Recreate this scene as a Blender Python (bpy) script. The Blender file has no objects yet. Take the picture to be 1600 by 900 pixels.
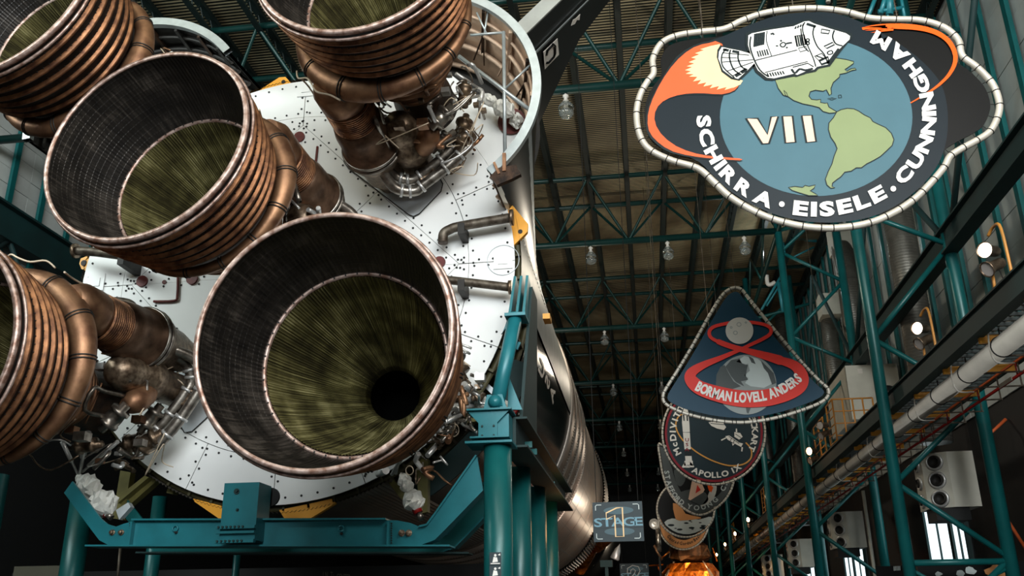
import bpy, math, random
from mathutils import Vector, Matrix
random.seed(7)
PI = math.pi
scene = bpy.context.scene
COL = scene.collection
# ---------------------------------------------------------------- camera
F = 1415.0
H = 1.6
_Y = Vector((219., -523., F)).normalized()
_Z = Vector((-43., 3830., F)); _Z = (_Z - _Z.dot(_Y) * _Y).normalized()
_X = _Y.cross(_Z)
if _X[0] < 0: _X = -_X
cam_d = bpy.data.cameras.new('camera'); cam = bpy.data.objects.new('camera', cam_d); COL.objects.link(cam)
cam_d.sensor_width = 36; cam_d.lens = 36 * F / 1600; cam_d.clip_end = 400; cam_d.clip_start = .1
right = Vector((_X[0], _Y[0], _Z[0])); up = Vector((_X[1], _Y[1], _Z[1])); fw = Vector((_X[2], _Y[2], _Z[2]))
m = Matrix.Identity(4)
for i in range(3):
    m[i][0] = right[i]; m[i][1] = up[i]; m[i][2] = -fw[i]
m[2][3] = H
cam.matrix_world = m
scene.camera = cam
# ---------------------------------------------------------------- world, exposure, lights
scene.view_settings.view_transform = 'Standard'; scene.view_settings.look = 'None'
scene.view_settings.gamma = 1; scene.view_settings.exposure = 0.0
w = bpy.data.worlds.new('world'); scene.world = w; w.use_nodes = True
bg = w.node_tree.nodes['Background']; bg.inputs[0].default_value = (.55, .62, .68, 1); bg.inputs[1].default_value = .035

def area(name, loc, target, sx, sy, power, col):
    d = bpy.data.lights.new(name, 'AREA'); d.shape = 'RECTANGLE'; d.size = sx; d.size_y = sy; d.energy = power; d.color = col
    o = bpy.data.objects.new(name, d); COL.objects.link(o); o.location = loc
    o.rotation_euler = (Vector(target) - Vector(loc)).to_track_quat('-Z', 'Y').to_euler(); return o
def lamp(name, loc, power, col, r=.1, kind='POINT', target=None, ang=60):
    d = bpy.data.lights.new(name, kind); d.energy = power; d.color = col; d.shadow_soft_size = r
    if kind == 'SPOT': d.spot_size = math.radians(ang); d.spot_blend = .5
    o = bpy.data.objects.new(name, d); COL.objects.link(o); o.location = loc
    if target: o.rotation_euler = (Vector(target) - Vector(loc)).to_track_quat('-Z', 'Y').to_euler()
    return o
# daylight through the glazed end wall behind the viewer and the clerestory of the entrance hall
area('daylight_end_wall', (3, -15, 14), (-5, 18, 8), 20, 9, 11500, (.93, .98, 1.0))
area('daylight_clerestory_left', (-19, 8, 15.0), (-9, 20, 18), 14, 3.5, 2600, (.9, 1.0, .98))
area('right_wall_fill', (-4, 4, 19.2), (8, 24, 13), 10, 4, 650, (.97, 1.0, .96))  # added fill from an unseen source, brightens the right wall
area('daylight_clerestory_right', (9.2, 3, 14), (-5, 18, 7), 14, 5, 2600, (1.0, .96, .9))

# ---------------------------------------------------------------- pixel -> place helpers (1600x900)
def ray(px, py):
    c = Vector((px - 800, 450 - py, F)); return Vector((_X.dot(c), _Y.dot(c), _Z.dot(c)))
def at(px, py, y):
    d = ray(px, py); k = y / d[1]; return Vector((d[0] * k, y, d[2] * k + H))
def atX(px, py, x):
    d = ray(px, py); k = x / d[0]; return Vector((x, d[1] * k, d[2] * k + H))
def V(*a): return Vector(a)

# ---------------------------------------------------------------- materials
def srgb(r, g, b):
    f = lambda c: (c / 255 / 12.92) if c / 255 <= .04045 else ((c / 255 + .055) / 1.055) ** 2.4
    return (f(r), f(g), f(b))
MATS = {}
def mat(name, col, metal=0., rough=.5, var=.25, scale=3., bump=0., col2=None, bscale=None, detail=4, emis=None, estr=0., coat=0.):
    m = bpy.data.materials.new(name); m.use_nodes = True; nt = m.node_tree; b = nt.nodes['Principled BSDF']
    b.inputs['Metallic'].default_value = metal; b.inputs['Roughness'].default_value = rough
    if coat: b.inputs['Coat Weight'].default_value = coat
    tc = nt.nodes.new('ShaderNodeTexCoord')
    n = nt.nodes.new('ShaderNodeTexNoise'); n.inputs['Scale'].default_value = scale; n.inputs['Detail'].default_value = detail
    nt.links.new(tc.outputs['Object'], n.inputs['Vector'])
    r = nt.nodes.new('ShaderNodeValToRGB'); c2 = col2 or tuple(c * (1 - var) for c in col)
    r.color_ramp.elements[0].position = .35; r.color_ramp.elements[1].position = .65
    r.color_ramp.elements[0].color = (*c2, 1); r.color_ramp.elements[1].color = (*col, 1)
    nt.links.new(n.outputs['Fac'], r.inputs['Fac']); nt.links.new(r.outputs['Color'], b.inputs['Base Color'])
    if bump:
        n2 = nt.nodes.new('ShaderNodeTexNoise'); n2.inputs['Scale'].default_value = bscale or scale * 6; n2.inputs['Detail'].default_value = 5
        nt.links.new(tc.outputs['Object'], n2.inputs['Vector'])
        bp = nt.nodes.new('ShaderNodeBump'); bp.inputs['Strength'].default_value = bump; bp.inputs['Distance'].default_value = .03
        nt.links.new(n2.outputs['Fac'], bp.inputs['Height']); nt.links.new(bp.outputs['Normal'], b.inputs['Normal'])
    if emis:
        b.inputs['Emission Color'].default_value = (*emis, 1); b.inputs['Emission Strength'].default_value = estr
    MATS[name] = m; return m
def mat_tubes(name, stops, metal, rough, kt, kl, bump=.4, grid=0, mixf=.5):
    """streaked tube wall of a nozzle: colours vary round the bell (cyl attribute = cos, sin, length)"""
    m = bpy.data.materials.new(name); m.use_nodes = True; nt = m.node_tree; b = nt.nodes['Principled BSDF']
    b.inputs['Metallic'].default_value = metal; b.inputs['Roughness'].default_value = rough
    a = nt.nodes.new('ShaderNodeAttribute'); a.attribute_name = 'cyl'
    mp = nt.nodes.new('ShaderNodeVectorMath'); mp.operation = 'MULTIPLY'; mp.inputs[1].default_value = (kt, kt, kl)
    nt.links.new(a.outputs['Vector'], mp.inputs[0])
    n = nt.nodes.new('ShaderNodeTexNoise'); n.inputs['Scale'].default_value = 1; n.inputs['Detail'].default_value = 6; n.inputs['Roughness'].default_value = .65
    nt.links.new(mp.outputs[0], n.inputs['Vector'])
    mp2 = nt.nodes.new('ShaderNodeVectorMath'); mp2.operation = 'MULTIPLY'; mp2.inputs[1].default_value = (1.5, 1.5, 1.6)
    nt.links.new(a.outputs['Vector'], mp2.inputs[0])
    n2 = nt.nodes.new('ShaderNodeTexNoise'); n2.inputs['Scale'].default_value = 1.3; n2.inputs['Detail'].default_value = 3
    nt.links.new(mp2.outputs[0], n2.inputs['Vector'])
    mx = nt.nodes.new('ShaderNodeMix'); mx.data_type = 'FLOAT'; mx.inputs[0].default_value = mixf
    nt.links.new(n.outputs['Fac'], mx.inputs[2]); nt.links.new(n2.outputs['Fac'], mx.inputs[3])
    r = nt.nodes.new('ShaderNodeValToRGB'); els = r.color_ramp.elements
    els[0].position = stops[0][0]; els[0].color = (*stops[0][1], 1); els[1].position = stops[-1][0]; els[1].color = (*stops[-1][1], 1)
    for p, c in stops[1:-1]:
        e = els.new(p); e.color = (*c, 1)
    nt.links.new(mx.outputs[0], r.inputs['Fac']); nt.links.new(r.outputs['Color'], b.inputs['Base Color'])
    h = n.outputs['Fac']
    if grid:
        sp = nt.nodes.new('ShaderNodeSeparateXYZ'); nt.links.new(a.outputs['Vector'], sp.inputs[0])
        mm = nt.nodes.new('ShaderNodeMath'); mm.operation = 'MULTIPLY'; mm.inputs[1].default_value = grid; nt.links.new(sp.outputs[2], mm.inputs[0])
        fr = nt.nodes.new('ShaderNodeMath'); fr.operation = 'FRACT'; nt.links.new(mm.outputs[0], fr.inputs[0]); h = fr.outputs[0]
    bp = nt.nodes.new('ShaderNodeBump'); bp.inputs['Strength'].default_value = bump; bp.inputs['Distance'].default_value = .02
    nt.links.new(h, bp.inputs['Height']); nt.links.new(bp.outputs['Normal'], b.inputs['Normal'])
    MATS[name] = m; return m

mat('teal', srgb(18, 98, 98), .1, .35, .28, 1.2, .05, bscale=40)
mat('teal_cradle', srgb(32, 118, 128), .1, .38, .22, 2.0, .05, bscale=60)
mat('teal_dark', srgb(10, 50, 50), .0, .68, .3, 1.0)
mat('truss_green', srgb(9, 54, 50), .1, .4, .3, .8)
mat('white_panel', srgb(236, 238, 236), 0, .42, .05, 1.2, .03)
mat('closeout', srgb(204, 212, 216), .12, .35, .2, 2.5, .05)
mat('dark', (.006, .007, .007), 0, .7, .2)
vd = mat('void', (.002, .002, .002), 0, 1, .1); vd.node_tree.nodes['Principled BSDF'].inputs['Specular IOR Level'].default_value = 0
mat('near_black', (.02, .018, .015), .2, .6, .4, 6)
mat('black_paint', (.010, .011, .011), 0, .32, .3, .6)
mat('black_gloss', (.008, .007, .006), .0, .16, .3, .6)
mat('bronze', srgb(152, 114, 84), .7, .46, .45, 3.0, .10, col2=srgb(104, 72, 52), bscale=20)
mat('bronze_band', srgb(152, 106, 72), .7, .44, .5, 5, .1, col2=srgb(88, 56, 38), bscale=30)
mat('bronze_drum', srgb(128, 100, 80), .7, .42, .45, 3.0, .1, col2=srgb(78, 58, 44))
mat('bronze_dark', srgb(70, 50, 36), .7, .5, .5, 5, .15, col2=srgb(28, 20, 15))
mat('bell_skin', srgb(44, 32, 26), .4, .6, .5, 4, .2, col2=srgb(14, 12, 10))
mat('rim', srgb(190, 168, 158), .6, .42, .3, 9, .1, col2=srgb(122, 92, 78))
mat('steel', srgb(168, 162, 152), .85, .32, .35, 5, .08, col2=srgb(92, 84, 76))
mat('steel_pale', srgb(205, 205, 202), .6, .35, .2, 6)
mat('steel_brown', srgb(138, 120, 100), .75, .36, .4, 11, .10, col2=srgb(84, 68, 54))
mat('pipe_grey', srgb(112, 104, 92), .6, .5, .4, 6, .15, col2=srgb(64, 54, 44))
mat('wire', srgb(214, 196, 170), .1, .5, .2, 8)
mat('wrap_white', srgb(222, 222, 214), 0, .6, .15, 7, .5, bscale=14)
mat('red', srgb(150, 24, 18), 0, .4, .3, 6)
mat('red_cap', srgb(104, 32, 26), 0, .55, .4, 9)
mat('yellow', srgb(240, 168, 52), 0, .45, .12, 2)
mat('skirt_shaded', srgb(110, 104, 94), .3, .55, .3, 1.0)  # shade under the rocket put into a darker grey
mat('ring_olive', srgb(72, 68, 40), .1, .6, .3, 3)
mat('olive', srgb(116, 110, 60), .1, .5, .3, 3)
mat('fairing_in', srgb(206, 176, 150), .25, .45, .3, 3, .1)
mat('fin_edge', srgb(150, 152, 146), .1, .5, .15, 3)
mat('fairing_rim', srgb(168, 176, 176), .45, .36, .15, 6)
mat('silver_body', srgb(178, 168, 158), .7, .42, .25, .9, .04)
mat('silver_smooth', srgb(186, 176, 166), .75, .36, .2, .35, .02)
mat('grey_paint', srgb(150, 152, 148), .2, .45, .2, 2)
mat('deck', srgb(214, 202, 164), .1, .55, .45, .30, .1, col2=srgb(120, 106, 78))
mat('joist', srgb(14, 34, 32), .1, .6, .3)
mat('wall_panel', srgb(192, 198, 194), .05, .6, .25, .7, .12)
mat('concrete', srgb(60, 58, 55), 0, .5, .3, .5)
mat('duct', srgb(122, 120, 112), .6, .42, .25, 2, .1)
mat('box_beige', srgb(198, 196, 182), 0, .5, .1, 2)
mat('pipe_pale', srgb(196, 190, 178), .15, .45, .2, 1.2)
mat('rail_orange', srgb(206, 140, 60), 0, .45, .2, 3)
mat('orange_pipe', srgb(190, 88, 44), 0, .45, .2, 3)
mat('red_pipe', srgb(150, 22, 16), 0, .45, .2, 3)
mat('label_white', srgb(222, 216, 206), 0, .5, .05)
mat('tube_frame', srgb(206, 200, 186), .2, .42, .15, 4)
mat('cord', srgb(24, 24, 22), 0, .6, .1)
mat('gold_foil', srgb(226, 140, 52), .8, .35, .5, 4, .8, bscale=10, col2=srgb(130, 60, 20))
mat('lens_lit', (1, .9, .8), 0, .3, .05, emis=(1, .82, .66), estr=9)
mat('lens_warm', (1, .6, .3), 0, .3, .05, emis=(1, .55, .25), estr=22)
mat('lens_off', srgb(214, 206, 200), .2, .2, .1)
mat('window_glow', (.85, .95, 1), 0, .4, .02, emis=(.80, .95, 1.0), estr=1.5)
g = mat('lamp_glass', srgb(240, 246, 242), 0, .06, .03)
g.node_tree.nodes['Principled BSDF'].inputs['Transmission Weight'].default_value = .9
mat_tubes('tube_wall', [(.36, srgb(24, 22, 15)), (.46, srgb(66, 61, 38)), (.54, srgb(116, 110, 68)), (.64, srgb(190, 182, 134))], .4, .42, 95, .7, .5, mixf=.36)
mat_tubes('ext_wall', [(.36, srgb(10, 9, 9)), (.52, srgb(34, 31, 28)), (.66, srgb(74, 68, 62))], .35, .34, 40, 2, .6, grid=13)
# printed inks of the signs
for nm, c in dict(ink_navy=srgb(22, 33, 40), ink_black=srgb(9, 10, 10), ink_blue=srgb(74, 110, 122), ink_green=srgb(134, 148, 106), ink_orange=srgb(232, 98, 56),
                  ink_orange2=srgb(255, 96, 24), ink_cream=srgb(252, 214, 162), ink_white=srgb(240, 238, 232), ink_pink=srgb(246, 206, 180), ink_deep=srgb(24, 62, 82), ink_red=srgb(226, 60, 50),
                  ink_grey=srgb(150, 158, 156), ink_dgrey=srgb(82, 88, 88), ink_moon=srgb(206, 204, 196), ink_slate=srgb(34, 52, 60), ink_gold=srgb(226, 166, 84), ink_maroon=srgb(140, 30, 44),
                  ink_sign=srgb(62, 72, 76), ink_sky=srgb(120, 160, 176), ink_glow=srgb(84, 106, 114), ink_tan=srgb(214, 150, 96), ink_line=srgb(28, 38, 40), ink_lgrey=srgb(196, 206, 204), ink_sigil=srgb(110, 108, 96)).items():
    mat(nm, c, 0, .42, .06, 1.5); MATS[nm].node_tree.nodes['Principled BSDF'].inputs['Specular IOR Level'].default_value = .12

# ---------------------------------------------------------------- mesh builder
ORIG = {}
def frame(n):
    n = Vector(n).normalized(); a = Vector((0, 0, 1)) if abs(n.z) < .9 else Vector((1, 0, 0))
    u = a.cross(n).normalized(); v = n.cross(u); return u, v, n
class MB:
    def __init__(s): s.v = []; s.f = []; s.sm = []; s.cyl = {}
    def add(s, vs, fs, smooth=False):
        k = len(s.v); s.v += [Vector(x) for x in vs]
        for f in fs: s.f.append(tuple(i + k for i in f)); s.sm.append(smooth)
        return s
    def box(s, a, b):
        x0, y0, z0 = a; x1, y1, z1 = b
        return s.add([(x0, y0, z0), (x1, y0, z0), (x1, y1, z0), (x0, y1, z0), (x0, y0, z1), (x1, y0, z1), (x1, y1, z1), (x0, y1, z1)],
                     [(0, 3, 2, 1), (4, 5, 6, 7), (0, 1, 5, 4), (1, 2, 6, 5), (2, 3, 7, 6), (3, 0, 4, 7)])
    def bar(s, p, q, w, h=None, upv=None):
        p = Vector(p); q = Vector(q); h = h or w; n = (q - p).normalized()
        if upv is None: upv = Vector((0, 0, 1)) if abs(n.z) < .95 else Vector((0, 1, 0))
        a = n.cross(Vector(upv)).normalized(); b = a.cross(n)
        vs = [c + a * (i * w / 2) + b * (j * h / 2) for c in (p, q) for i, j in ((-1, -1), (1, -1), (1, 1), (-1, 1))]
        return s.add(vs, [(0, 1, 2, 3), (7, 6, 5, 4), (0, 4, 5, 1), (1, 5, 6, 2), (2, 6, 7, 3), (3, 7, 4, 0)])
    def tube(s, pts, r, n=10, cap=True):
        pts = [Vector(p) for p in pts]; rs = r if isinstance(r, (list, tuple)) else [r] * len(pts)
        k0 = len(s.v); u = None
        for i, p in enumerate(pts):
            d = (pts[min(i + 1, len(pts) - 1)] - pts[max(i - 1, 0)])
            d = d.normalized() if d.length > 1e-9 else Vector((0, 0, 1))
            if u is None: u, v, _ = frame(d)
            else:
                u = (u - u.dot(d) * d).normalized()
            v = d.cross(u)
            for k in range(n):
                t = 2 * PI * k / n; s.v.append(p + (u * math.cos(t) + v * math.sin(t)) * rs[i])
        for i in range(len(pts) - 1):
            for k in range(n):
                a = k0 + i * n + k; b = k0 + i * n + (k + 1) % n
                s.f.append((a, b, b + n, a + n)); s.sm.append(n > 5)
        if cap:
            s.f.append(tuple(k0 + k for k in range(n))[::-1]); s.sm.append(False)
            e = k0 + (len(pts) - 1) * n; s.f.append(tuple(e + k for k in range(n))); s.sm.append(False)
        return s
    def ring(s, c, nrm, R, r, n=64, m=8, rfun=None, a0=0, a1=2 * PI, uv=None, grow=False):
        """torus or arc of a tube; rfun(angle) gives the radius"""
        u, v, nn = uv or frame(nrm); c = Vector(c); full = abs(a1 - a0 - 2 * PI) < 1e-6; k0 = len(s.v); N = n if full else n + 1
        for i in range(N):
            t = a0 + (a1 - a0) * i / n; d = u * math.cos(t) + v * math.sin(t); rr = rfun(t) if rfun else r; R_ = R + rr if grow else R
            for k in range(m):
                q = 2 * PI * k / m; s.v.append(c + d * (R_ + rr * math.cos(q)) + nn * rr * math.sin(q))
        for i in range(n):
            j = (i + 1) % N
            for k in range(m):
                s.f.append((k0 + i * m + k, k0 + j * m + k, k0 + j * m + (k + 1) % m, k0 + i * m + (k + 1) % m)); s.sm.append(True)
        return s
    def lathe(s, c, uvn, prof, n=64, a0=0, a1=2 * PI, rip=0, smooth=True, closed=False, irreg=None):
        """prof = [(r, l)...] round axis uvn[2] from c"""
        u, v, nn = uvn; c = Vector(c); full = abs(a1 - a0 - 2 * PI) < 1e-6; k0 = len(s.v); N = n if full else n + 1; m = len(prof)
        for i in range(N):
            t = a0 + (a1 - a0) * i / n; d = u * math.cos(t) + v * math.sin(t)
            for j, (r, l) in enumerate(prof):
                q = r + (rip * (i % 2) if rip else 0) + (irreg(t, l) if irreg else 0)
                s.cyl[len(s.v)] = (math.cos(t), math.sin(t), l); s.v.append(c + d * q + nn * l)
        for i in range(n):
            j = (i + 1) % N
            for k in range(m if closed else m - 1):
                k2 = (k + 1) % m
                s.f.append((k0 + i * m + k, k0 + j * m + k, k0 + j * m + k2, k0 + i * m + k2)); s.sm.append(smooth)
        return s
    def prism(s, pts, d):
        """closed outline (3-D points) pushed along vector d"""
        pts = [Vector(p) for p in pts]; n = len(pts); d = Vector(d)
        return s.add(pts + [p + d for p in pts], [tuple(range(n))[::-1], tuple(range(n, 2 * n))] + [(i, (i + 1) % n, n + (i + 1) % n, n + i) for i in range(n)])
    def poly(s, pts): return s.add(pts, [tuple(range(len(pts)))])
    def disc(s, c, nrm, r, n=8, t=.01):
        u, v, nn = frame(nrm); c = Vector(c)
        return s.prism([c + (u * math.cos(2 * PI * k / n) + v * math.sin(2 * PI * k / n)) * r for k in range(n)], nn * t)
    def ribbon(s, pts, w):
        """flat stroke lying in the Y=const plane; w width or list"""
        ws = w if isinstance(w, (list, tuple)) else [w] * len(pts); k = len(s.v); n = len(pts); cl = (Vector(pts[0]) - Vector(pts[-1])).length < 1e-6
        for i, p in enumerate(pts):
            a = Vector(pts[(i - 1) % (n - 1)] if cl else pts[max(i - 1, 0)]); b = Vector(pts[(i + 1) % (n - 1)] if cl else pts[min(i + 1, n - 1)])
            d = (b - a); q = Vector((d.z, 0, -d.x)); q = q.normalized() if q.length > 1e-9 else Vector((0, 0, 1))
            s.v += [Vector(p) + q * ws[i] / 2, Vector(p) - q * ws[i] / 2]
        for i in range(n - 1): s.f.append((k + 2 * i, k + 2 * i + 1, k + 2 * i + 3, k + 2 * i + 2)); s.sm.append(False)
        return s
    def build(s, name, m, parent=None, kind=None, label=None, mesh_origin=None):
        if parent is not None: o0 = ORIG[parent.name]
        elif mesh_origin is not None: o0 = Vector(mesh_origin)
        else:
            xs = [p.x for p in s.v]; ys = [p.y for p in s.v]; zs = [p.z for p in s.v]
            o0 = Vector(((min(xs) + max(xs)) / 2, (min(ys) + max(ys)) / 2, min(zs)))
        me = bpy.data.meshes.new(name); me.from_pydata([tuple(p - o0) for p in s.v], [], s.f)
        me.polygons.foreach_set('use_smooth', s.sm)
        if s.cyl:
            at_ = me.attributes.new('cyl', 'FLOAT_VECTOR', 'POINT'); buf = [0.] * (3 * len(s.v))
            for i, c in s.cyl.items(): buf[3 * i:3 * i + 3] = c
            at_.data.foreach_set('vector', buf)
        me.materials.append(MATS[m] if isinstance(m, str) else m)
        o = bpy.data.objects.new(name, me); COL.objects.link(o)
        if parent is not None: o.parent = parent
        else: o.location = o0
        ORIG[o.name] = o0
        if kind: o['kind'] = kind
        if label: o['label'] = label
        return o
def thing(name, label, cat, loc=(0, 0, 0), group=None):
    o = bpy.data.objects.new(name, None); COL.objects.link(o); o.location = loc; o.empty_display_size = .3
    ORIG[o.name] = Vector(loc); o['label'] = label; o['category'] = cat
    if group: o['group'] = group
    return o
def tag(o, label, cat, group=None):
    o['label'] = label; o['category'] = cat
    if group: o['group'] = group
    return o
def share(src, parent, off, name=None):
    """another instance of part src (same mesh data) moved by off"""
    o = src.copy(); COL.objects.link(o); o.parent = parent; o.location = Vector(src.location) + Vector(off); ORIG[o.name] = ORIG[src.name]; return o
def copy_thing(root, off, label=None):
    r = root.copy(); COL.objects.link(r); r.location = Vector(root.location) + Vector(off); ORIG[r.name] = ORIG[root.name] + Vector(off)
    if label: r['label'] = label
    for ch in list(root.children):
        c = ch.copy(); COL.objects.link(c); c.parent = r
        for g2 in list(ch.children):
            d = g2.copy(); COL.objects.link(d); d.parent = c
    return r
def smooth_path(pts, n=6, closed=False):
    """Catmull-Rom through 2-D or 3-D points"""
    P = [Vector(p) for p in pts]; out = []; N = len(P)
    for i in range(N if closed else N - 1):
        g = lambda k: P[k % N] if closed else P[max(0, min(N - 1, k))]
        p0, p1, p2, p3 = g(i - 1), g(i), g(i + 1), g(i + 2)
        for k in range(n):
            t = k / n
            out.append(.5 * ((2 * p1) + (p2 - p0) * t + (2 * p0 - 5 * p1 + 4 * p2 - p3) * t * t + (3 * p1 - p0 - 3 * p2 + p3) * t ** 3))
    if not closed: out.append(P[-1])
    return out
def blob(mb, p, q, r, seed, amp=.35, n=14, m=9):
    rnd = random.Random(seed); p = Vector(p); q = Vector(q); u, v, nn = frame(q - p); L = (q - p).length
    base = [0, .55, .8, .95, 1, .9, 1, .8, .5, 0]; m = len(base) - 1
    k0 = len(mb.v)
    for j in range(m + 1):
        for k in range(n):
            t = 2 * PI * k / n; rr = r * base[j] * (1 + amp * (rnd.random() - .5) * 2)
            mb.v.append(p + nn * (L * j / m + (rnd.random() - .5) * L * .05) + (u * math.cos(t) + v * math.sin(t)) * rr)
    for j in range(m):
        for k in range(n):
            mb.f.append((k0 + j * n + k, k0 + j * n + (k + 1) % n, k0 + (j + 1) * n + (k + 1) % n, k0 + (j + 1) * n + k)); mb.sm.append(False)
# ---------------------------------------------------------------- lettering
GL = {}
class Letters:
    """collects shapes that stay objects of their own"""
    def __init__(s): s.l = []
    def add(s, vs, fs, smooth=False): m_ = MB(); m_.add(vs, fs, smooth); s.l.append(m_); return s
    def poly(s, pts): return s.add(pts, [tuple(range(len(pts)))])
    def build(s, name, m, parent):
        for m_ in s.l: m_.build('letter' if name == 'lettering' else name, m, parent)
def glyph(ch, bold=.02):
    key = (ch, bold)
    if key not in GL:
        c = bpy.data.curves.new('glyph', 'FONT'); c.body = ch; c.size = 1; c.offset = bold; c.resolution_u = 3; c.fill_mode = 'BOTH'
        o = bpy.data.objects.new('glyph', c); me = o.to_mesh()
        vs = [(x.co.x, x.co.y) for x in me.vertices]; fs = [tuple(p.vertices) for p in me.polygons]
        o.to_mesh_clear(); bpy.data.objects.remove(o); bpy.data.curves.remove(c)
        x0 = min((a for a, b in vs), default=0); x1 = max((a for a, b in vs), default=.25)
        GL[key] = ([(a - x0, b) for a, b in vs], fs, x1 - x0)
    return GL[key]
def put(mb, ch, conv, o, ex, ey, h, xs=1., bold=.02):
    """glyph centred on o (2-D), ex right, ey up, cap height h"""
    vs, fs, w = glyph(ch, bold); k = h / .73
    mb.add([conv(o[0] + ex[0] * (a - w / 2) * k * xs + ey[0] * (b - .365) * k, o[1] + ex[1] * (a - w / 2) * k * xs + ey[1] * (b - .365) * k) for a, b in vs], fs)
def arc_text(mb, txt, conv, c, rx, ry, s0, s1, h, xs=1., bold=.02, gap=.12, flip=False):
    ws = [(glyph(t, bold)[2] if t != ' ' else .28) + gap for t in txt]; tot = sum(ws) - (ws[0] + ws[-1]) / 2; acc = 0
    for i, t in enumerate(txt):
        if i: acc += (ws[i - 1] + ws[i]) / 2
        s_ = math.radians(s0 + (s1 - s0) * acc / tot)
        o = (c[0] + rx * math.sin(s_), c[1] + ry * math.cos(s_)); tx, ty = rx * math.cos(s_), -ry * math.sin(s_); l = math.hypot(tx, ty); tx /= l; ty /= l
        if s1 < s0: tx, ty = -tx, -ty
        if t != ' ': put(mb, t, conv, o, (tx, ty), (ty, -tx), h, xs, bold)
def line_text(mb, txt, conv, a, b, h, xs=1., bold=.02, gap=.12):
    ws = [(glyph(t, bold)[2] if t != ' ' else .3) + gap for t in txt]; tot = sum(ws) - (ws[0] + ws[-1]) / 2; acc = 0
    tx, ty = b[0] - a[0], b[1] - a[1]; l = math.hypot(tx, ty); ex = (tx / l, ty / l); ey = (ex[1], -ex[0])
    for i, t in enumerate(txt):
        if i: acc += (ws[i - 1] + ws[i]) / 2
        q = acc / max(tot, 1e-6)
        if t != ' ': put(mb, t, conv, (a[0] + tx * q, a[1] + ty * q), ex, ey, h, xs, bold)
# ================================================================ SETTING
XL, XR, ZR = -22.0, 10.5, 20.5
YR = [24.8 + 12.53 * k for k in range(8)]
MB().box((XL - .3, -18, -.2), (XR + .3, 125, 0)).build('floor', 'concrete', kind='structure')
# corrugated roof deck as flat ribs across the hall, slot shade from a dark sheet
mb = MB(); y = 13.0; vs = []; fs = []
while y < 118:   # ribs with open slots between them
    k = len(vs); vs += [(XL, y, ZR), (XR, y, ZR), (XL, y + .075, ZR), (XR, y + .075, ZR)]
    fs += [(k, k + 1, k + 3, k + 2)]; y += .15
mb.add(vs, fs); ceil = mb.build('ceiling', 'deck', kind='structure')
MB().box((XL, 13, ZR + .11), (XR, 124, ZR + .2)).build('slot_shade', 'joist', kind='structure')  # dark sheet, its colour stands in for shade inside the slots
MB().box((XL, -18, ZR + .05), (XR, 13, ZR + .2)).build('trim_1', 'deck', kind='structure')
MB().box((XL - .3, 124, 0), (XR + .3, 124.3, ZR + .3)).build('wall_back', 'dark', kind='structure')
def side_wall(name, x, sgn, y0, y1, z0, z1, pw, ph, studs, stud_x, sy0, sy1, z_lo):
    w_ = MB().box((min(x, x + sgn * .2), -18, 0), (max(x, x + sgn * .2), 124, ZR + .2)).build(name, 'dark', kind='structure')
    base = None; ny = int((y1 - y0) / pw); nz = int((z1 - z0) / ph)
    for i in range(ny):
        for j in range(nz):
            yy = y0 + i * pw; zz = z0 + j * ph; rnd = (i * 7 + j * 13) % 5
            if base is None:
                q = MB(); a, b = (x - sgn * .05, x - sgn * .002)
                q.box((min(a, b), yy + .006, zz + .008), (max(a, b), yy + pw - .006, zz + ph - .008)); base = q.build('wall_board', 'wall_panel', w_)
                by, bz = yy, zz
            else: share(base, w_, (-sgn * .004 * rnd, yy - by, zz - bz))
    b2 = None; yy = sy0
    while yy < sy1:
        if b2 is None:
            q = MB(); q.box((min(stud_x, stud_x + sgn * .12), yy - .12, z_lo), (max(stud_x, stud_x + sgn * .12), yy + .12, ZR - .4)); b2 = q.build('wall_stud', 'teal', w_); by2 = yy
        else: share(b2, w_, (0, yy - by2, 0))
        yy += studs
    return w_
wr = side_wall('wall_right', XR, 1, 17.4, 66.0, 7.6, 20.2, 3.22, .9, 1.61, XR - .26, 18.54, 70, 8.4)
wl = side_wall('wall_left', XL, -1, 20.6, 45, 11.0, 20.2, 3.4, .62, 1.7, XL + .26, 21.2, 46, 13.4)
# crane girder and bracing along the left wall
gl = thing('wall_girder', 'dark green steel girder running along the grey wall at far left', 'girder', (XL + .9, 33, 13.5))
q = MB(); q.box((XL + .7, 18, 14.2), (XL + .76, 60, 15.3)); q.box((XL + .5, 18, 15.3), (XL + 1.0, 60, 15.38)); q.box((XL + .5, 18, 14.12), (XL + 1.0, 60, 14.2)); q.build('web', 'teal_dark', gl)
for k in range(5):
    q = MB(); q.tube([(XL + .8, 19 + 7 * k, 14.2), (XL + .8, 22.5 + 7 * k, 10.5)], .09, 8); q.tube([(XL + .8, 22.5 + 7 * k, 10.5), (XL + .8, 26 + 7 * k, 14.2)], .09, 8); q.build('brace', 'teal_dark', gl)

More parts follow.
